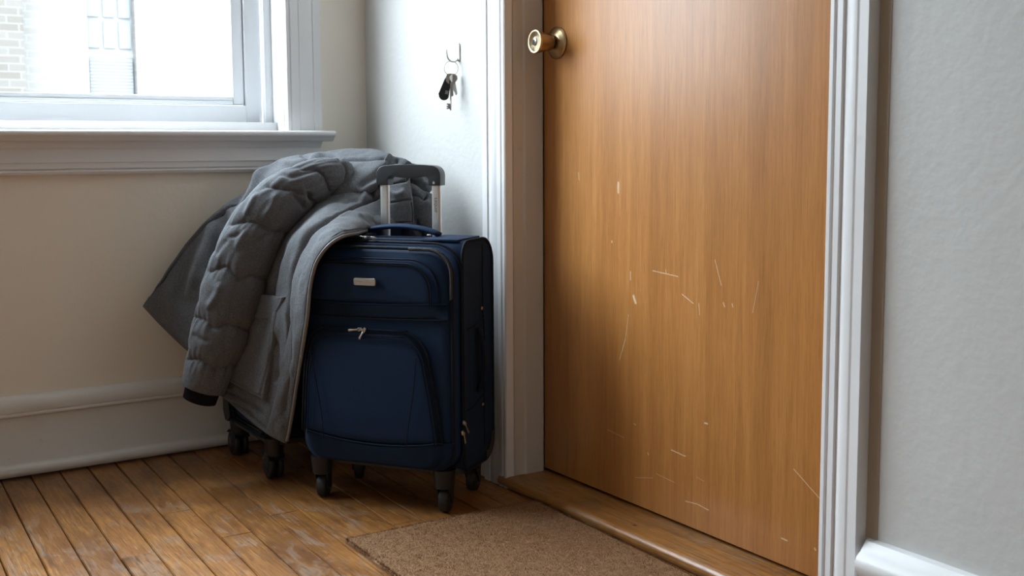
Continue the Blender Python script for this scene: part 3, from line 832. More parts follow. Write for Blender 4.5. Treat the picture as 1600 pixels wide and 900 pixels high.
prism('release_button', bez((gm-.018, .7235), (gm, .7305), (gm+.018, .7235), 10)+[(gm+.016, .718), (gm-.016, .718)], lambda p, q, t: (p, t, q), HD-.006, HD+.006, MAT['grip'], case, 40)
prism('grip_button', rrect(gx1-.003, gx1+.002, .682, .688, .002, 4), lambda p, q, t: (p, t, q), HD-.0142, HD-.012, MAT['alu'], case)
for s in (-.026, .026):
    v, f = lathe_geo([(.005, 0), (.004, .002), (0, .0028)], (.0685+s*.0+(.020 if s > 0 else -.022)*1, HD+.004, Zt), (0, 0, 1), 12); obj('rivet', v, f, MAT['nickel'], case, True)
# side face furniture on the right end
for dd_, zz in ((.102, .419), (.104, .210)):
    v, f = lathe_geo([(.0042, 0), (.0036, .0015), (0, .0022)], (X1-.001, dd_, zz), (1, 0, 0), 14); obj('rivet', v, f, MAT['brass'], case, True)
loop_tube('side_seam', [(.108, Zt-.012), (.108, .43), (.116, .36), (.112, .25), (.112, Zb+.03)], 0, .0011, MAT['piping'], case, closed=False, fn=lambda a, b, c: (X1-.001, a, c))
loop_tube('side_seam', [(.022, .385), (.06, .387), (.116, .398)], 0, .0011, MAT['piping'], case, closed=False, fn=lambda a, b, c: (X1-.001, a, c))
loop_tube('side_seam', [(.022, .215), (.06, .217), (.112, .232)], 0, .0011, MAT['piping'], case, closed=False, fn=lambda a, b, c: (X1-.001, a, c))
sh = [(X1+.001+.011*math.sin(t)**.6, .080, .245+.135*i/19) for i, t in enumerate(np.linspace(0.001, math.pi-.001, 20))]
tube('side_handle', sh, .0035, MAT['navy_dark'], case, 10, False, (1, 0, 0), .010)
# base tray and corner guards
prism('base_tray', rrect(X0+.004, X1-.004, .002, Yb-.002, .03, 6), lambda p, q, t: (p, q, t), Zb-.008, Zb+.012, MAT['black_plastic'], case, 40)
for xx in (X0, X1):
    gpr = arc(Yb-.045, Zb+.045, .0475, -90, 0, 8)+[(Yb+.0025, .145), (Yb-.016, .135)]+arc(Yb-.045, Zb+.045, .028, 0, -90, 8)
    prism('corner_guard', gpr, lambda p, q, t: (t, p, q), xx-.004, xx+.003, MAT['black_plastic'], case, 40)
castor(case, -.150, -.004, .095, 103)
castor(case, .145, -.008, .095, 98)
castor(case, .140, .148, .095, 96)
castor(case, -.140, .140, .095, 120)

# ---- second case, under the jacket
case2 = tag(empty('suitcase', (.228, -.24, 0), 0), 'larger dark navy suitcase against the window wall, hidden under the grey jacket', 'suitcase')
x0, x1, y0, y1, zb, zt = -.150, .150, -.200, .185, .093, .580
sp2 = rrect(y0, y1, zb, zt, .03, 6)
body_block('body', x0, x1, [(a, b) for a, b in rrect(y0, y1, zb, zt, (.045, .045, .05, .09), 8)], MAT['navy_dark'], case2)
loop_tube('piping', rrect(x0+.010, x1-.010, zb+.004, zt-.085, .04, 8), y0+.001, .0045, MAT['piping'], case2, 120)
loop_tube('piping', rrect(x0+.055, x1-.03, zb+.004, zt-.085, .04, 8), y0-.001, .003, MAT['piping'], case2, 120)
puff_panel('side_panel', rrect(x0+.062, x1-.036, zb+.018, zt-.10, .035, 8), .006, .004, MAT['navy'], case2, y0+.002, 100, 6, .01)
prism('base_tray', rrect(x0+.004, x1-.004, y0+.004, y1-.004, .03, 6), lambda p, q, t: (p, q, t), zb-.010, zb+.012, MAT['black_plastic'], case2, 40)
gd = [(x0-.004, zb+.02), (x0-.004, zb+.115), (x0+.012, zb+.118), (x0+.030, zb+.07), (x0+.046, zb+.012), (x0+.03, zb-.004), (x0+.01, zb-.004)]
prism('corner_guard', gd, lambda p, q, t: (p, t, q), y0-.006, y0+.05, MAT['black_plastic'], case2, 40)
castor(case2, -.118, -.178, .098, 182, .031, True)
castor(case2, .122, -.180, .098, 178, .031, True)
castor(case2, -.115, .150, .098, 80, .031, True)
castor(case2, .115, .150, .098, 100, .031, True)

for yy in (-.10, .06):
    prism('handle_tube', rrect(-.006, .006, yy-.010, yy+.010, .004, 4), lambda p, q, t: (p, q, t), zt-.02, .664, MAT['alu'], case2, 40)
bm = bmesh.new(); add_box(bm, -.013, .013, -.118, .078, .660, .682, .008, 3); bobj('handle_grip', bm, MAT['grip'], case2, True, 40)

# ------------------------------------------------------------------ doormat
t = NT('coir'); p = t.pos()
c = t.ramp(t.noise(p, 300, 4, .75), [(.25, (.135, .062, .026)), (.5, (.275, .140, .062)), (.72, (.50, .30, .155))])
c = t.mix(t.math('MULTIPLY', t.noise(p, 6, 4), .5), c, (.23, .115, .05))
c = t.mix(t.ramp(t.noise(p, 75, 2), [(0, 0), (.72, 0), (.76, 1)]), c, (.05, .028, .015))
t.set(Base_Color=c, Roughness=.9); t.bump(t.noise(p, 500, 3), .6, .002); MAT['coir'] = t.m
mat_o = tag(empty('doormat', (1.228, -.246, 0), math.radians(-1.0)), 'brown coir doormat on the floorboards in front of the door threshold', 'doormat')
mx0, mx1, my0, my1 = -.385, .40, -.228, .208
nx, ny = 170, 100; V = []; F = []
gx = np.linspace(mx0, mx1, nx); gy = np.linspace(my0, my1, ny)
for j in range(ny):
    for i in range(nx):
        ed = min(i, nx-1-i)/1.5; ed2 = min(j, ny-1-j)/1.5
        h = .0115*min(1, min(ed, ed2)**.5+.6)
        V.append((gx[i]+.002*nz((gx[i]*9, gy[j]*9, 1)), gy[j]+.0025*nz((gx[i]*14, gy[j]*9, 5)), h+.0009*nz((gx[i]*60, gy[j]*60, 2))+.0008*nz((gx[i]*180, gy[j]*180, 2))))
b0 = len(V)
for j in range(ny-1):
    for i in range(nx-1): F.append((j*nx+i, j*nx+i+1, (j+1)*nx+i+1, (j+1)*nx+i))
rim = [i for i in range(nx)]+[j*nx+nx-1 for j in range(1, ny)]+[(ny-1)*nx+i for i in range(nx-2, -1, -1)]+[j*nx for j in range(ny-2, 0, -1)]
for r_ in rim: V.append((V[r_][0], V[r_][1], .0005))
m = len(rim)
for i in range(m): F.append((rim[(i+1) % m], rim[i], b0+i, b0+(i+1) % m))
F.append(tuple(b0+i for i in range(m))[::-1])
obj('mat_base', V, F, MAT['coir'], mat_o, False)
N = 170000
px_ = rng.uniform(mx0, mx1, N); py_ = rng.uniform(my0, my1, N)
ne = 11000; sd = rng.integers(0, 4, ne); tt_ = rng.uniform(0, 1, ne); jit = rng.uniform(-.0012, .005, ne)
px_[:ne] = np.where(sd == 0, mx0+jit, np.where(sd == 1, mx1-jit, mx0+(mx1-mx0)*tt_)); py_[:ne] = np.where(sd == 2, my0+jit, np.where(sd == 3, my1-jit, my0+(my1-my0)*tt_))
a = rng.uniform(0, 2*math.pi, N); tl = rng.uniform(0, .0045, N); hh = rng.uniform(.003, .0065, N)
w = .00055
ca, sa = np.cos(a), np.sin(a)
b_ = rng.uniform(0, 2*math.pi, N)
z0 = np.full(N, .0085); z0[:ne] = rng.uniform(.001, .009, ne)
V = np.empty((N, 3, 3))
V[:, 0] = np.stack([px_-sa*w, py_+ca*w, z0], 1); V[:, 1] = np.stack([px_+sa*w, py_-ca*w, z0], 1)
V[:, 2] = np.stack([px_+np.cos(b_)*tl, py_+np.sin(b_)*tl, z0+hh], 1)
me = bpy.data.meshes.new('pile'); me.vertices.add(N*3); me.vertices.foreach_set('co', V.reshape(-1)); me.loops.add(N*3); me.loops.foreach_set('vertex_index', np.arange(N*3, dtype=np.int32))
me.polygons.add(N); me.polygons.foreach_set('loop_start', np.arange(0, N*3, 3, dtype=np.int32)); me.update(); me.validate()
me.materials.append(MAT['coir']); o = bpy.data.objects.new('pile', me); COL.objects.link(o); o.parent = mat_o; tag(o, kind='stuff')

# ------------------------------------------------------------------ hook and keys
def thing_at(name, loc, label, cat, group=None):
    return tag(empty(name, loc), label, cat, group)
HX = .494
hk = thing_at('wall_hook', (HX, 0, .98), 'small nickel wall hook screwed to the white wall beside the door casing', 'hook')
prism('back_plate', rrect(HX-.0070, HX+.0070, .960, 1.003, .0066, 6), lambda p, q, t: (p, t, q), -.0032, 0, MAT['nickel'], hk).matrix_parent_inverse = rot_of(hk).inverted()
hpth = [(HX, -.002, .968), (HX, -.006, .962), (HX, -.014, .9590), (HX, -.022, .9605), (HX, -.029, .967), (HX, -.032, .977), (HX, -.033, .987)]
tube('hook_arm', smoothpath(hpth, 24), np.linspace(.0022, .0014, 24), MAT['nickel'], hk, 10, False, None, np.linspace(.0030, .0018, 24), True)
v, f = lathe_geo([(.0022, 0), (.0018, .001), (0, .0014)], (HX, -.0031, .994), (0, -1, 0), 14); obj('screw', v, f, MAT['alu'], hk, True, True)
RC = np.array([HX+.001, -.0215, .9440]); Rr = .0165
ax1 = np.array([.62, .78, 0]); ax1 /= np.linalg.norm(ax1)
kr = thing_at('key_ring', tuple(RC), 'thin silver split ring hanging from the wall hook', 'key ring')
tube('ring', [RC+ax1*math.cos(t)*Rr+np.array([0, 0, 1])*math.sin(t)*Rr+np.cross(ax1, (0, 0, 1))*.0004*math.sin(t*2) for t in np.linspace(0, 2*math.pi, 41)[:-1]], .0008, MAT['nickel'], kr, 6, True, None, None, True)
bot = RC-np.array([0, 0, Rr])
def flat_key(label, ang, swing, bow, L, bladew, off, mat, warded=False):
    """key hanging from the ring; ang = heading of its face, swing = tilt in its own plane"""
    k = thing_at('key', tuple(bot+np.array(off)), label, 'key', 'keys hanging on the ring')
    M_ = Matrix.Rotation(ang, 4, 'Z') @ Matrix.Rotation(swing, 4, 'Y')
    T = Matrix.Translation(tuple(bot+np.array(off))) @ M_
    def put(name, poly, t, mt):
        V, F = prism_geo(poly, lambda p, q, s: tuple(T @ Vector((p, s, q))), -t, t)
        return obj(name, V, F, mt, k, False, True)
    # bow with its hole (annulus), hole centre sits on the ring
    n = 28; V = []; F = []
    cyb = -(bow-.004)
    for s in (-.0011, .0011):
        for r0, c0_ in ((bow, cyb), (.0022, 0)):
            for i in range(n):
                a_ = 2*math.pi*i/n; V.append(tuple(T @ Vector((math.cos(a_)*r0, s, c0_+math.sin(a_)*r0*(1.0 if r0 < .01 else .95)))))
    for i in range(n):
        j = (i+1) % n
        F += [(i, j, n+j, n+i), (2*n+i, 3*n+i, 3*n+j, 2*n+j), (i, 2*n+i, 2*n+j, j), (n+i, n+j, 3*n+j, 3*n+i)]
    obj('bow', V, F, mat, k, False, True)
    z0 = cyb-bow+.0015
    if not warded:
        poly = [(-bladew/2, z0)]
        for i in range(8):
            zz = z0-L*(i+.5)/9; poly.append((-bladew/2, zz+.0012)); poly.append((-bladew/2+(.0016 if i % 2 else .0008), zz-.0006))
        poly += [(-bladew*.1, z0-L), (bladew/2, z0-L+.003), (bladew/2, z0)]
        put('blade', poly, .001, mat)
    else:
        V, F = tube_geo([tuple(T @ Vector((0, 0, z0+.002-(L+.002)*s))) for s in np.linspace(0, 1, 6)], .0019, 10); obj('shaft', V, F, mat, k, True, True)
        zb_ = z0-L+.003
        poly = [(0, zb_), (0, zb_+.013), (-.0095, zb_+.013), (-.0095, zb_+.010), (-.006, zb_+.010), (-.006, zb_+.008), (-.0095, zb_+.008), (-.0095, zb_+.005), (-.006, zb_+.005), (-.006, zb_+.003), (-.0095, zb_+.003), (-.0095, zb_)]
        put('bit', poly, .0011, mat)
    return k
FA = math.radians(62)                      # faces turned towards the room
flat_key('silver key with a large round bow, foremost on the ring', FA, math.radians(-3), .0125, .030, .0065, (.002, -.002, .0), MAT['nickel'])
flat_key('long old-fashioned warded key with a square bit, lowest on the ring', FA-.2, math.radians(1.0), .0105, .066, .006, (-.001, .0, .001), MAT['nickel'], True)
flat_key('toothed silver key behind the round-bowed key, nearest the wall', FA+.5, math.radians(-10), .0105, .031, .007, (.0035, .003, .0), MAT['nickel'])
flat_key('short toothed key behind the long key, hanging straight down', FA-.5, math.radians(-4), .0100, .024, .007, (.0015, .0055, .0), MAT['alu'])
fb = thing_at('key_fob', tuple(bot), 'black rounded plastic key fob hanging left of the keys', 'key fob')
T = Matrix.Translation(tuple(bot+np.array((-.003, -.004, .001)))) @ Matrix.Rotation(FA-.15, 4, 'Z') @ Matrix.Rotation(math.radians(13), 4, 'Y')
fpoly = arc(0, -.012, .0075, 0, 180, 8)+[(-.0125, -.050)]+arc(-.0015, -.048, .0118, 190, 350, 12)
V, F = prism_geo(fpoly, lambda p, q, s: (p, s, q), -.0045, .0045)
bm = bmesh.new(); vs = [bm.verts.new(v) for v in V]
for f in F: bm.faces.new([vs[i] for i in f])
bmesh.ops.bevel(bm, geom=[e for e in bm.edges if abs(e.verts[0].co.y-e.verts[1].co.y) < 1e-6], offset=.002, segments=3, affect='EDGES')
bm.transform(rot_of(fb).inverted() @ T)
bobj('fob_body', bm, MAT['black_plastic'], fb, True, 40)
bm = bmesh.new()
for a_, b_ in ((-.044, -.0425), (-.041, -.0395), (-.038, -.0365)): add_box(bm, .0005, .0075, -.0052, -.0044, a_, b_)
bm.transform(rot_of(fb).inverted() @ T); bobj('printed_mark', bm, MAT['alu'], fb)
lp_ = [tuple(T @ Vector((math.cos(q)*.0055, 0, -.004+math.sin(q)*.0065))) for q in np.linspace(0, 2*math.pi, 21)[:-1]]
tube('fob_loop', lp_, .0009, MAT['nickel'], fb, 6, True, None, None, True)
# ------------------------------------------------------------------ parka draped over the larger case
def m_heather(name, col):
    t = NT(name); p = t.pos()
    n1 = t.noise(p, 1500, 2, .6); n2 = t.noise(p, 330, 3, .65); n3 = t.noise(p, 9, 3)
    f = t.math('ADD', t.math('MULTIPLY', n1, .5), t.math('MULTIPLY', n2, .5))
    c = t.ramp(f, [(.30, tuple(x*.42 for x in col)), (.5, tuple(col)), (.70, tuple(x*1.75 for x in col))])
    c = t.mix(t.math('MULTIPLY', n3, .35), c, t.mix(1.0, c, (.80, .80, .82), 'MULTIPLY'))
    t.set(Base_Color=c, Roughness=.85, Sheen_Weight=.06, Sheen_Roughness=.45, Specular_IOR_Level=.2)
    w1 = t.n('TexWave', wave_type='BANDS', bands_direction='DIAGONAL'); t.l(p, w1.inputs['Vector']); w1.inputs['Scale'].default_value = 190; w1.inputs['Distortion'].default_value = 2
    h = t.math('ADD', t.math('MULTIPLY', n1, .6), t.math('ADD', t.math('MULTIPLY', w1.outputs['Fac'], .35), t.math('MULTIPLY', t.noise(p, 70, 4, .6), 3.2)))
    t.bump(h, .4, .0009); return t.m
MAT['heather'] = m_heather('grey_heather_shell', (.108, .111, .119))
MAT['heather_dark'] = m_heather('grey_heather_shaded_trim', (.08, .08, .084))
MAT['rib'] = m_fabric('black_rib_knit', (.004, .004, .0045), .0, 500, .9, .4)
MAT['ziptape'] = m_plain('zip_tape', (.20, .20, .20), .45)

def to_px(P):
    q = P-CAM; z = q@_v
    return np.stack([800+FPX*(q@_r)/z, CYP-FPX*(q@_u)/z], -1)
def cr(P, t):
    P = np.asarray(P, float); n = len(P); Q = np.concatenate([2*P[:1]-P[1:2], P, 2*P[-1:]-P[-2:-1]])
    x = t*(n-1); i = np.minimum(x.astype(int), n-2); f = (x-i).reshape((-1,)+(1,)*(P.ndim-1))
    p0, p1, p2, p3 = Q[i], Q[i+1], Q[i+2], Q[i+3]
    return .5*((2*p1)+(-p0+p2)*f+(2*p0-5*p1+4*p2-p3)*f**2+(-p0+3*p1-3*p2+p3)*f**3)
def seg_dist(Q, line):
    """distance (px) from points Q to a polyline and the arclength fraction of the nearest point"""
    L = cr(np.array(line, float), np.linspace(0, 1, 8*len(line))) if len(line) > 2 else np.array(line, float)
    best = np.full(Q.shape[:-1], 1e9); fr = np.zeros(Q.shape[:-1]); m = len(L)-1
    for i in range(m):
        a, b = L[i], L[i+1]; ab = b-a; t = np.clip(((Q-a)@ab)/(ab@ab+1e-9), 0, 1)
        d = np.linalg.norm(Q-(a+t[..., None]*ab), axis=-1); k = d < best
        best = np.where(k, d, best); fr = np.where(k, (i+t)/m, fr)
    return best, fr
def folds_height(Q, folds):
    H = np.zeros(Q.shape[:-1])
    for line, w, amp, kind in folds:
        d, fr = seg_dist(Q, line)
        tap = np.clip(np.minimum(fr, 1-fr)*6, 0, 1)**.7 if kind != 'seam' else 1.0
        if kind == 'quilt': H += amp*np.exp(-d/w)*tap            # sharp valley with soft shoulders
        elif kind == 'seam': H += amp*np.exp(-(d/w)**2)
        else: H += amp*np.exp(-(d/w)**2)*tap
    return H
def noise_field(P, s, seed=0.0, stretch=(1, 1, 1)):
    sh = P.shape[:-1]; F_ = P.reshape(-1, 3)*np.array(stretch)*s+seed
    return np.array([mnoise.noise(Vector(q)) for q in F_]).reshape(sh)
def grid_faces(n, m, off=0, flip=False):
    i = np.arange(n-1)[:, None]; j = np.arange(m-1)[None]
    a = (i*m+j+off).ravel(); F_ = np.stack([a, a+1, a+m+1, a+m], 1)
    return F_[:, ::-1] if flip else F_
def normals(S):
    du = np.gradient(S, axis=0); dv = np.gradient(S, axis=1); N_ = np.cross(du, dv)
    N_ /= np.linalg.norm(N_, axis=-1)[..., None]+1e-12
    s = np.sign(((CAM-S)*N_).sum(-1)); 
    if s.mean() < 0: N_ = -N_
    return N_
def clampw(P):
    P = P.copy(); P[..., 0] = np.maximum(P[..., 0], .034); P[..., 1] = np.minimum(P[..., 1], -.012); return P
def patch(name, G, nu, nv, thick, mat, parent, folds=(), edge=.02, namp=.0, nscale=14, lift=0.0, wr=(), back=.4, maxedge=True):
    G = np.array(G, float); R_, C_ = G.shape[:2]
    P = at3(G)
    A_ = cr(P, np.linspace(0, 1, nu)); A_ = np.swapaxes(cr(np.swapaxes(A_, 0, 1), np.linspace(0, 1, nv)), 0, 1)
    N_ = normals(A_)
    lu = np.linalg.norm(np.diff(A_, axis=0), axis=-1).sum(0).mean(); lv = np.linalg.norm(np.diff(A_, axis=1), axis=-1).sum(1).mean()
    U_ = np.linspace(0, 1, nu)[:, None]*lu; W_ = np.linspace(0, 1, nv)[None]*lv
    e = np.minimum(np.minimum(U_, lu-U_), np.minimum(W_, lv-W_))
    pr = np.sqrt(np.clip(1-(1-np.clip(e/edge, 0, 1))**2, 0, 1))
    Q = to_px(A_)
    h = 1.7*folds_height(Q, folds)*np.clip(e/.006+.35, 0, 1)
    if namp: h += namp*(noise_field(A_, nscale)+.5*noise_field(A_, nscale*2.3, 7.1))*np.clip(e/.015, .15, 1)
    for (s_, amp_, st_, seed_) in wr: h += amp_*noise_field(A_, s_, seed_, st_)*np.clip(e/.015, .1, 1)
    FR = A_+N_*(thick*pr+h+lift)[..., None]; BK = A_-N_*(thick*back*pr+.0006-lift)[..., None]
    FR = clampw(FR); BK = clampw(BK)
    V = np.concatenate([FR.reshape(-1, 3), BK.reshape(-1, 3)]); n_ = nu*nv
    F1 = grid_faces(nu, nv); F2 = grid_faces(nu, nv, n_, True)
    rim = [j for j in range(nv)]+[i*nv+nv-1 for i in range(1, nu)]+[(nu-1)*nv+j for j in range(nv-2, -1, -1)]+[i*nv for i in range(nu-2, 0, -1)]
    F3 = [(rim[k], rim[(k+1) % len(rim)], rim[(k+1) % len(rim)]+n_, rim[k]+n_) for k in range(len(rim))]
    F_ = F1.tolist()+F2.tolist()+[f[::-1] for f in F3]
    o = obj(name, V, F_, mat, parent, True, True)
    o['_'] = 0; del o['_']
    return o, FR, Q
def at3(G):
    G = np.asarray(G, float); px, py, Z = G[..., 0:1], G[..., 1:2], G[..., 2:3]
    return CAM+Z*(_v+_r*(px-800)/FPX-_u*(py-CYP)/FPX)

jk = tag(empty('jacket', (.30, -.47, .10)), 'grey quilted parka with black knit cuff draped over the suitcases under the window', 'jacket')

# back panel: shoulder ridge down to the hem corner beside the window wall
GA = [[(223, 479, 2.665), (250, 508, 2.655), (291, 547, 2.63), (340, 585, 2.60)],
      [(246, 446, 2.675), (275, 475, 2.655), (308, 508, 2.63), (352, 545, 2.60)],
      [(268, 414, 2.685), (300, 440, 2.655), (330, 468, 2.63), (372, 500, 2.60)],
      [(296, 378, 2.70), (325, 400, 2.655), (352, 424, 2.62), (392, 455, 2.59)],
      [(331, 341, 2.71), (353, 360, 2.66), (378, 385, 2.62), (415, 415, 2.58)],
      [(372, 309, 2.72), (388, 325, 2.67), (408, 345, 2.62), (440, 375, 2.57)],
      [(399, 287, 2.73), (414, 304, 2.67), (432, 322, 2.62), (462, 350, 2.57)],
      [(424, 263, 2.74), (440, 280, 2.67), (458, 300, 2.61), (486, 330, 2.56)],
      [(462, 249, 2.74), (474, 264, 2.67), (490, 286, 2.61), (512, 318, 2.56)],
      [(520, 241, 2.74), (525, 257, 2.67), (532, 280, 2.60), (540, 312, 2.55)],
      [(565, 239, 2.73), (568, 254, 2.66), (566, 276, 2.595), (562, 306, 2.55)],
      [(590, 241, 2.70), (592, 254, 2.64), (586, 273, 2.59), (576, 302, 2.55)],
      [(611, 250, 2.66), (609, 260, 2.62), (600, 272, 2.59), (588, 296, 2.56)]]
fA = [([(375, 322), (346, 341), (322, 362), (295, 392), (265, 431), (236, 462)], 1.6, -.006, 'seam'),
      ([(421, 262), (402, 305), (380, 345), (362, 380)], 6, .010, 'f'), ([(408, 268), (385, 300), (368, 330)], 5, -.006, 'f'),
      ([(358, 335), (350, 365), (344, 400), (338, 440)], 8, -.014, 'f'), ([(345, 350), (330, 380), (315, 420), (300, 470)], 10, .007, 'f'),
      ([(330, 360), (300, 420), (280, 480)], 9, -.005, 'f'),
      ([(262, 430), (252, 470), (262, 505)], 8, -.004, 'f'),
      ([(541, 259), (570, 259), (600, 257)], 1.8, -.0050, 'seam'), ([(470, 250), (500, 262), (528, 256)], 4, -.006, 'f'),
      ([(440, 262), (465, 265), (490, 256), (510, 250)], 4, .004, 'f'), ([(560, 300), (585, 285), (605, 268)], 5, -.006, 'f')]
patch('back_panel', GA, 230, 110, .016, MAT['heather'], jk, fA, .022, .0035, 13, wr=[(45, .0016, (1, 1, .4), 3.0)])

# front panel, hem to collar
GB = [[(340, 613, 2.565), (365, 634, 2.535), (390, 656, 2.505), (418, 677, 2.485), (447, 693, 2.47)], [(350, 580, 2.565), (378, 600, 2.53), (403, 622, 2.5), (429, 642, 2.47), (455, 656, 2.455)], [(362, 540, 2.56), (390, 557, 2.53), (416, 573, 2.49), (441, 590, 2.45), (464, 600, 2.425)], [(375, 500, 2.56), (402, 514, 2.52), (427, 528, 2.47), (451, 541, 2.42), (472, 550, 2.375)], [(393, 450, 2.56), (418, 462, 2.5), (441, 473, 2.45), (463, 483, 2.375), (481, 490, 2.335)], [(412, 404, 2.56), (434, 416, 2.48), (454, 427, 2.43), (472, 436, 2.36), (486, 442, 2.325)], [(438, 364, 2.56), (456, 376, 2.48), (472, 388, 2.41), (487, 399, 2.345), (497, 406, 2.315)], [(478, 326, 2.58), (490, 340, 2.49), (501, 354, 2.4), (513, 367, 2.33), (524, 375, 2.3)], [(525, 298, 2.6), (533, 316, 2.53), (541, 334, 2.46), (550, 351, 2.39), (559, 364, 2.365)], [(575, 284, 2.61), (580, 304, 2.565), (585, 323, 2.54), (590, 340, 2.52), (594, 356, 2.5)], [(632, 276, 2.6), (636, 298, 2.585), (640, 318, 2.57), (642, 335, 2.555), (644, 351, 2.545)]]
fold_line = [(446, 640), (456, 560), (457, 485), (464, 428), (484, 380), (508, 356), (547, 332), (592, 312)]
fB = [(fold_line, 1.9, -.0085, 'seam'),
      ([(430, 560), (438, 500), (447, 440), (462, 395), (490, 360), (530, 325)], 8, .006, 'f'),
      ([(418, 540), (432, 470), (440, 420), (452, 385)], 6, -.006, 'f'),
      ([(577, 288), (581, 303), (584, 318)], 3, -.006, 'f'), ([(565, 292), (570, 310), (560, 322)], 3.5, .004, 'f'),
      ([(535, 322), (555, 318), (575, 322)], 3, -.0035, 'f'), ([(520, 345), (545, 338), (565, 345)], 3, .003, 'f'),
      ([(352, 622), (385, 640), (415, 665), (435, 680)], 2.0, -.004, 'f'), ([(357, 610), (390, 628), (420, 648)], 3, -.005, 'f'),
      ([(437, 520), (440, 560), (436, 600)], 3, -.004, 'f')]
_, FB, QB = patch('front_panel', GB, 260, 110, .010, MAT['heather'], jk, fB, .010, .0030, 16, wr=[(50, .0016, (1, 1, .5), 1.0)])
def surf(px, py, lift):
    """point on the finished front panel seen at (px, py), lifted towards the camera"""
    px = np.asarray(px, float); py = np.asarray(py, float); D = (FB-CAM)@_v; q = QB.reshape(-1, 2); d_ = D.ravel(); out = np.empty(px.shape)
    for k in np.ndindex(px.shape):
        r2 = (q[:, 0]-px[k])**2+(q[:, 1]-py[k])**2; ii = np.argpartition(r2, 10)[:10]; w_ = 1/(r2[ii]+2.0); out[k] = (d_[ii]*w_).sum()/w_.sum()
    return np.stack([px, py, out-lift], -1)
def quad_patch(name, tl, tr, br, bl, nu, nv, thick, lift, mat, folds=(), bulge=0.0, edge=.006, nx_=7, ny_=7):
    tl, tr, br, bl = map(np.array, (tl, tr, br, bl)); G = np.empty((ny_, nx_, 3))
    for i in range(ny_):
        for j in range(nx_):
            a, b = i/(ny_-1), j/(nx_-1)
            q = (1-a)*((1-b)*tl+b*tr)+a*((1-b)*bl+b*br)
            G[i, j] = surf(np.array(q[0]), np.array(q[1]), lift+bulge*math.sin(math.pi*a)*math.sin(math.pi*b))
    return patch(name, G, nu, nv, thick, mat, jk, folds, edge, .0012, 30)[0]
# placket band with the zip along its edge
Gp = []
for t_ in np.linspace(0, 1, 16):
    e_ = np.array([r[-1] for r in GB], float); row = cr(e_, np.array([t_]))[0]
    fl = cr(np.array([r[3] for r in GB], float), np.array([t_]))[0]
    e2_ = row[:2]; f2_ = fl[:2]; Gp.append([surf(np.array(f2_[0]+(e2_[0]-f2_[0])*s_), np.array(f2_[1]+(e2_[1]-f2_[1])*s_), .004) for s_ in (-.12, .25, .6, 1.03)])
_, FP_, QP = patch('placket', np.array(Gp), 220, 40, .006, MAT['heather'], jk, [([(449, 640), (459, 560), (462, 485), (469, 430), (488, 386), (511, 362), (549, 339), (590, 322)], 1.2, -.0016, 'seam')], .006, .0018, 20, wr=[(60, .0014, (1, 1, .4), 5.0)])
edge_line = FP_[:, -1]+(_v*-.004)[None]
tube('zip_tape', edge_line[3:-20:3], .0022, MAT['ziptape'], jk, 6, False, None, .0042, True)
# cargo pocket and its flap
quad_patch('pocket', (396, 478), (439, 486), (417, 626), (362, 597), 90, 60, .012, .010, MAT['heather'], [([(432, 500), (426, 560), (412, 618)], 1.2, -.0018, 'seam'), ([(368, 592), (390, 606), (414, 619)], 1.2, -.0018, 'seam'), ([(380, 560), (400, 540), (410, 500)], 8, .003, 'f')], .006, .005)
quad_patch('pocket_flap', (399, 458), (447, 464), (426, 503), (390, 501), 50, 50, .007, .024, MAT['heather'], [([(394, 497), (410, 498.5), (424, 499)], 1.0, -.0014, 'seam'), ([(442, 467), (436, 480), (425, 498)], 1.0, -.0014, 'seam')], .004, .004)

# collar and hood bundled behind the telescopic handle
G = [[(596, 246, 2.66), (602, 262, 2.63), (600, 285, 2.60)], [(612, 248, 2.655), (614, 266, 2.62), (612, 290, 2.59)], [(632, 253, 2.65), (632, 272, 2.61), (628, 296, 2.585)],
     [(650, 266, 2.64), (646, 284, 2.60), (638, 304, 2.58)], [(664, 282, 2.635), (658, 296, 2.60), (648, 312, 2.58)], [(674, 298, 2.63), (668, 305, 2.605), (656, 318, 2.585)]]
fH = [([(606, 250), (598, 262), (590, 272)], 2.5, -.012, 'f'), ([(612, 251), (604, 264), (598, 276)], 2.5, .007, 'f'), ([(622, 256), (616, 270), (612, 285)], 2.5, -.006, 'f'),
      ([(640, 284), (655, 296), (668, 306)], 2.5, -.010, 'f'), ([(636, 262), (640, 280), (636, 295)], 3, -.009, 'f'), ([(650, 275), (652, 290), (662, 298)], 4, .005, 'f')]
patch('hood', G, 110, 90, .016, MAT['heather'], jk, fH, .018, .004, 22, wr=[(60, .002, (1, 1, 1), 9.0)])
G = [[(634, 296, 2.615), (632, 315, 2.60), (632, 345, 2.60)], [(648, 296, 2.605), (646, 318, 2.585), (644, 346, 2.59)], [(662, 300, 2.605), (660, 320, 2.585), (656, 344, 2.59)],
     [(672, 304, 2.61), (671, 322, 2.595), (668, 340, 2.60)], [(677, 311, 2.625), (678, 324, 2.615), (675, 336, 2.62)]]
patch('hood_roll', G, 80, 80, .014, MAT['heather'], jk, [([(640, 303), (655, 308), (664, 316)], 3, -.010, 'f'), ([(645, 330), (655, 322), (668, 318)], 3, .004, 'f')], .016, .004, 26)
G = [[(628, 340, 2.60), (628, 355, 2.59), (628, 372, 2.60)], [(645, 336, 2.59), (645, 354, 2.575), (645, 372, 2.59)], [(662, 332, 2.59), (664, 352, 2.575), (664, 372, 2.59)], [(676, 336, 2.60), (679, 353, 2.59), (680, 372, 2.60)]]
patch('hood_lining', G, 60, 60, .012, MAT['heather_dark'], jk, [([(650, 345), (655, 358), (662, 368)], 4, -.004, 'f')], .014, .003, 26)
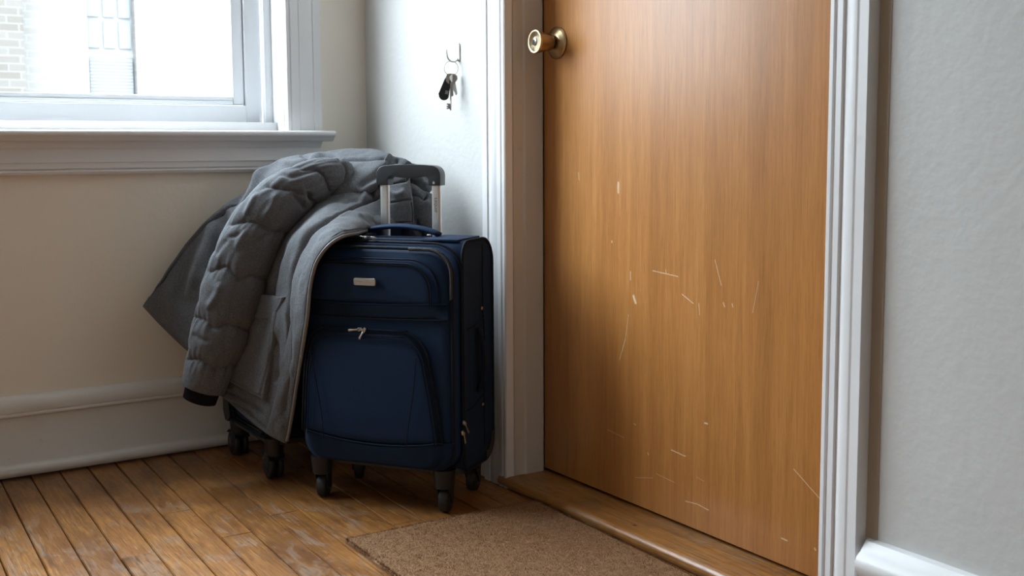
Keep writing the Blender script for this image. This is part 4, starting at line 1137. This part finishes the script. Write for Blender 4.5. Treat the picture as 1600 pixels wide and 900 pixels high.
# collar stand and the end tab of the storm flap
G = [[(588, 268, 2.60), (588, 284, 2.585), (588, 302, 2.575), (588, 322, 2.56)], [(606, 262, 2.60), (607, 280, 2.57), (608, 298, 2.565), (609, 318, 2.555)], [(622, 258, 2.60), (624, 276, 2.57), (627, 294, 2.56), (629, 314, 2.55)],
     [(636, 262, 2.605), (639, 279, 2.58), (643, 298, 2.565), (645, 316, 2.56)]]
patch('collar', G, 90, 80, .010, MAT['heather'], jk, [([(608, 291), (622, 289), (636, 283)], 1.8, -.010, 'f'), ([(630, 262), (634, 275), (636, 284)], 2.2, -.009, 'f')], .012, .003, 24)
G = [[(600, 292, 2.548), (602, 312, 2.535), (604, 333, 2.53), (606, 353, 2.53)], [(616, 289, 2.545), (618, 310, 2.528), (620, 332, 2.525), (621, 353, 2.525)], [(630, 286, 2.545), (634, 308, 2.53), (636, 330, 2.525), (637, 352, 2.525)],
     [(636, 286, 2.548), (643, 306, 2.535), (646, 328, 2.53), (646.5, 350, 2.53)]]
patch('storm_flap', G, 90, 90, .006, MAT['heather'], jk, [([(598, 319), (620, 316), (646, 312)], 1.1, -.0028, 'seam'), ([(641, 318), (643, 332), (642.5, 347)], 1.0, -.0022, 'seam'), ([(602, 347.5), (622, 348), (642, 347)], 1.0, -.0016, 'seam'), ([(606, 300), (620, 306), (634, 300)], 4, .003, 'f')], .006, .0016, 28)

# side of the body, under the arm
G = [[(432, 296, 2.585), (474, 306, 2.555), (530, 296, 2.565)], [(402, 352, 2.59), (434, 362, 2.56), (478, 346, 2.555)], [(380, 425, 2.595), (402, 428, 2.565), (432, 410, 2.545)],
     [(360, 500, 2.60), (378, 505, 2.575), (402, 485, 2.55)], [(344, 574, 2.60), (358, 582, 2.58), (378, 566, 2.56)]]
patch('side_body', G, 90, 60, .010, MAT['heather'], jk, (), .012, .003, 14)

# sleeve
SP = np.array([(317.5, 606, 34, 2.515), (324, 585, 37, 2.51), (333, 557, 41.5, 2.505), (342, 530, 44.5, 2.50), (350.5, 502, 46, 2.495), (358, 474, 47.5, 2.49), (366, 447, 48.5, 2.487), (375, 420, 48.5, 2.485),
               (386, 391, 47, 2.485), (400, 362, 46, 2.488), (418, 337, 45, 2.495), (440, 314, 42.5, 2.505), (464, 296, 39, 2.52), (488, 284, 35, 2.54), (511, 277, 31.5, 2.56), (530, 274, 27, 2.585), (543, 273, 20, 2.61)], float)
ns, na = 420, 150
tS = np.linspace(0, 1, ns); D = cr(SP, tS); C3 = at3(D[:, [0, 1, 3]]); rad = D[:, 2]*D[:, 3]/FPX
T_ = np.gradient(C3, axis=0); T_ /= np.linalg.norm(T_, axis=1)[:, None]
fwd = CAM-C3; fwd -= T_*(fwd*T_).sum(1)[:, None]; fwd /= np.linalg.norm(fwd, axis=1)[:, None]; sid = np.cross(T_, fwd)
aa = np.arange(na)/na*2*math.pi
base = C3[:, None]+rad[:, None, None]*(np.cos(aa)[None, :, None]*fwd[:, None]*.80+np.sin(aa)[None, :, None]*sid[:, None])
nrm = np.cos(aa)[None, :, None]*fwd[:, None]+np.sin(aa)[None, :, None]*sid[:, None]
Q = to_px(base)
quilts = [[(284, 561), (310, 563), (338, 578), (372, 572)], [(303, 495), (318, 501), (333, 513), (352, 509), (374, 512), (398, 520)],
          [(326, 424), (352, 417), (374, 438), (396, 432), (420, 438)], [(358, 350), (382, 345), (402, 349), (427, 362), (446, 366)],
          [(418, 290), (442, 294), (462, 298), (480, 306), (496, 322)], [(470, 262), (492, 262), (508, 275), (516, 300)]]
armhole = [(530, 248), (541, 262), (540, 282), (528, 300), (512, 316)]
fr_ = np.cos(aa)[None, :]; front = np.clip(fr_*1.6+.3, 0, 1)
H = np.zeros((ns, na)); near = np.zeros((ns, na))
for q_ in quilts:
    d, fr = seg_dist(Q, q_)
    H += (-.0050*np.exp(-(d/2.2)**1.3)-.0058*np.exp(-(d/11.0)**1.6))*front; near = np.maximum(near, np.exp(-(d/15.0)**1.5))
# the same quilting goes round the back of the sleeve
for s_ in (.13, .30, .47, .62, .77, .90):
    H += -.009*np.exp(-(np.abs(tS-s_)/.016))[:, None]*(1-front)
H += -.007*np.exp(-(seg_dist(Q, armhole)[0]/2.2)**2)*front
arcl = np.r_[0, np.cumsum(np.linalg.norm(np.diff(C3, axis=0), axis=1))]
def pole(s_a, s_s, seed):
    return np.array([[mnoise.noise(Vector((math.cos(a)*s_a+seed, math.sin(a)*s_a, l_*s_s+seed))) for a in aa] for l_ in arcl])
gath = pole(6.5, 8, 2.0); med = pole(1.4, 6, 9.0); fine_ = pole(4.0, 42, 5.0)
H += gath*.0036*near + med*.0032 + fine_*.0012
for line, w_, amp_ in [([(455, 300), (470, 318), (478, 330)], 4, -.007), ([(472, 292), (478, 305), (476, 318)], 4, .006), ([(478, 300), (486, 306), (488, 318)], 2.5, -.007),
                       ([(430, 268), (455, 275), (480, 268), (500, 262)], 4, -.005), ([(352, 372), (372, 366), (384, 352)], 3.5, -.0045), ([(402, 300), (390, 322), (380, 340)], 4, .005),
                       ([(345, 440), (338, 462), (322, 486)], 6, .006), ([(336, 400), (345, 385), (356, 372)], 4, -.004), ([(400, 380), (412, 372), (424, 366)], 4, -.005),
                       ([(300, 520), (312, 530), (330, 534)], 4, -.0035), ([(382, 350), (376, 372), (366, 390)], 4, .0035), ([(432, 300), (426, 318), (412, 340)], 5, .004)]:
    d, fr = seg_dist(Q, line); H += amp_*np.exp(-(d/w_)**2)*front*np.clip(np.minimum(fr, 1-fr)*5, 0, 1)
endt = np.clip(arcl/.010, 0, 1)[:, None]; H = H*(.3+.7*endt)
P_ = base+nrm*H[..., None]
V = P_.reshape(-1, 3); F_ = []
idx = np.arange(ns*na).reshape(ns, na)
for i in range(ns-1):
    a = idx[i]; b = idx[i+1]; F_ += np.stack([a, np.roll(a, -1), np.roll(b, -1), b], 1).tolist()
# turned-in hem at the cuff end and a closed shoulder end
hem = C3[0]+(P_[0]-C3[0])*.90+T_[0]*.004; hem2 = C3[0]+(P_[0]-C3[0])*.86+T_[0]*.03
V = np.concatenate([V, hem, hem2]); a0 = ns*na; a1 = a0+na
for j in range(na):
    k_ = (j+1) % na; F_ += [(a0+j, a0+k_, k_, j), (a1+j, a1+k_, a0+k_, a0+j)]
F_.append(tuple(a1+j for j in range(na))); F_.append(tuple(idx[-1])[::-1])
slv = obj('sleeve', V, F_, MAT['heather'], jk, True, True)
# black knit cuff
cc = at3(np.array([(318, 600, 2.515), (317, 608, 2.515), (316, 616, 2.515), (315.5, 624, 2.515)])); cn = 160
cv = []; cz = cr(cc, np.linspace(0, 1, 14)); Tc = np.gradient(cz, axis=0); Tc /= np.linalg.norm(Tc, axis=1)[:, None]
T0 = T_[0]
for i in range(14):
    r_ = 27.0*2.515/FPX*(1-.06*(i/13)); r_ *= (1-.25*max(0, (i-12)))
    f0 = fwd[0]; s0_ = sid[0]; c_ = C3[0]-T0*(-.012+i*.0036)
    for j in range(cn):
        a = 2*math.pi*j/cn; rr = r_*(1+.020*math.cos(j*2*math.pi/4)); cv.append(c_+rr*(math.cos(a)*f0*.7+math.sin(a)*s0_))
cf = []
for i in range(13):
    for j in range(cn):
        k_ = (j+1) % cn; cf.append((i*cn+j, (i+1)*cn+j, (i+1)*cn+k_, i*cn+k_))
cf.append(tuple(13*cn+j for j in range(cn))); cf.append(tuple(range(cn))[::-1])
obj('cuff', np.array(cv), cf, MAT['rib'], jk, True, True)
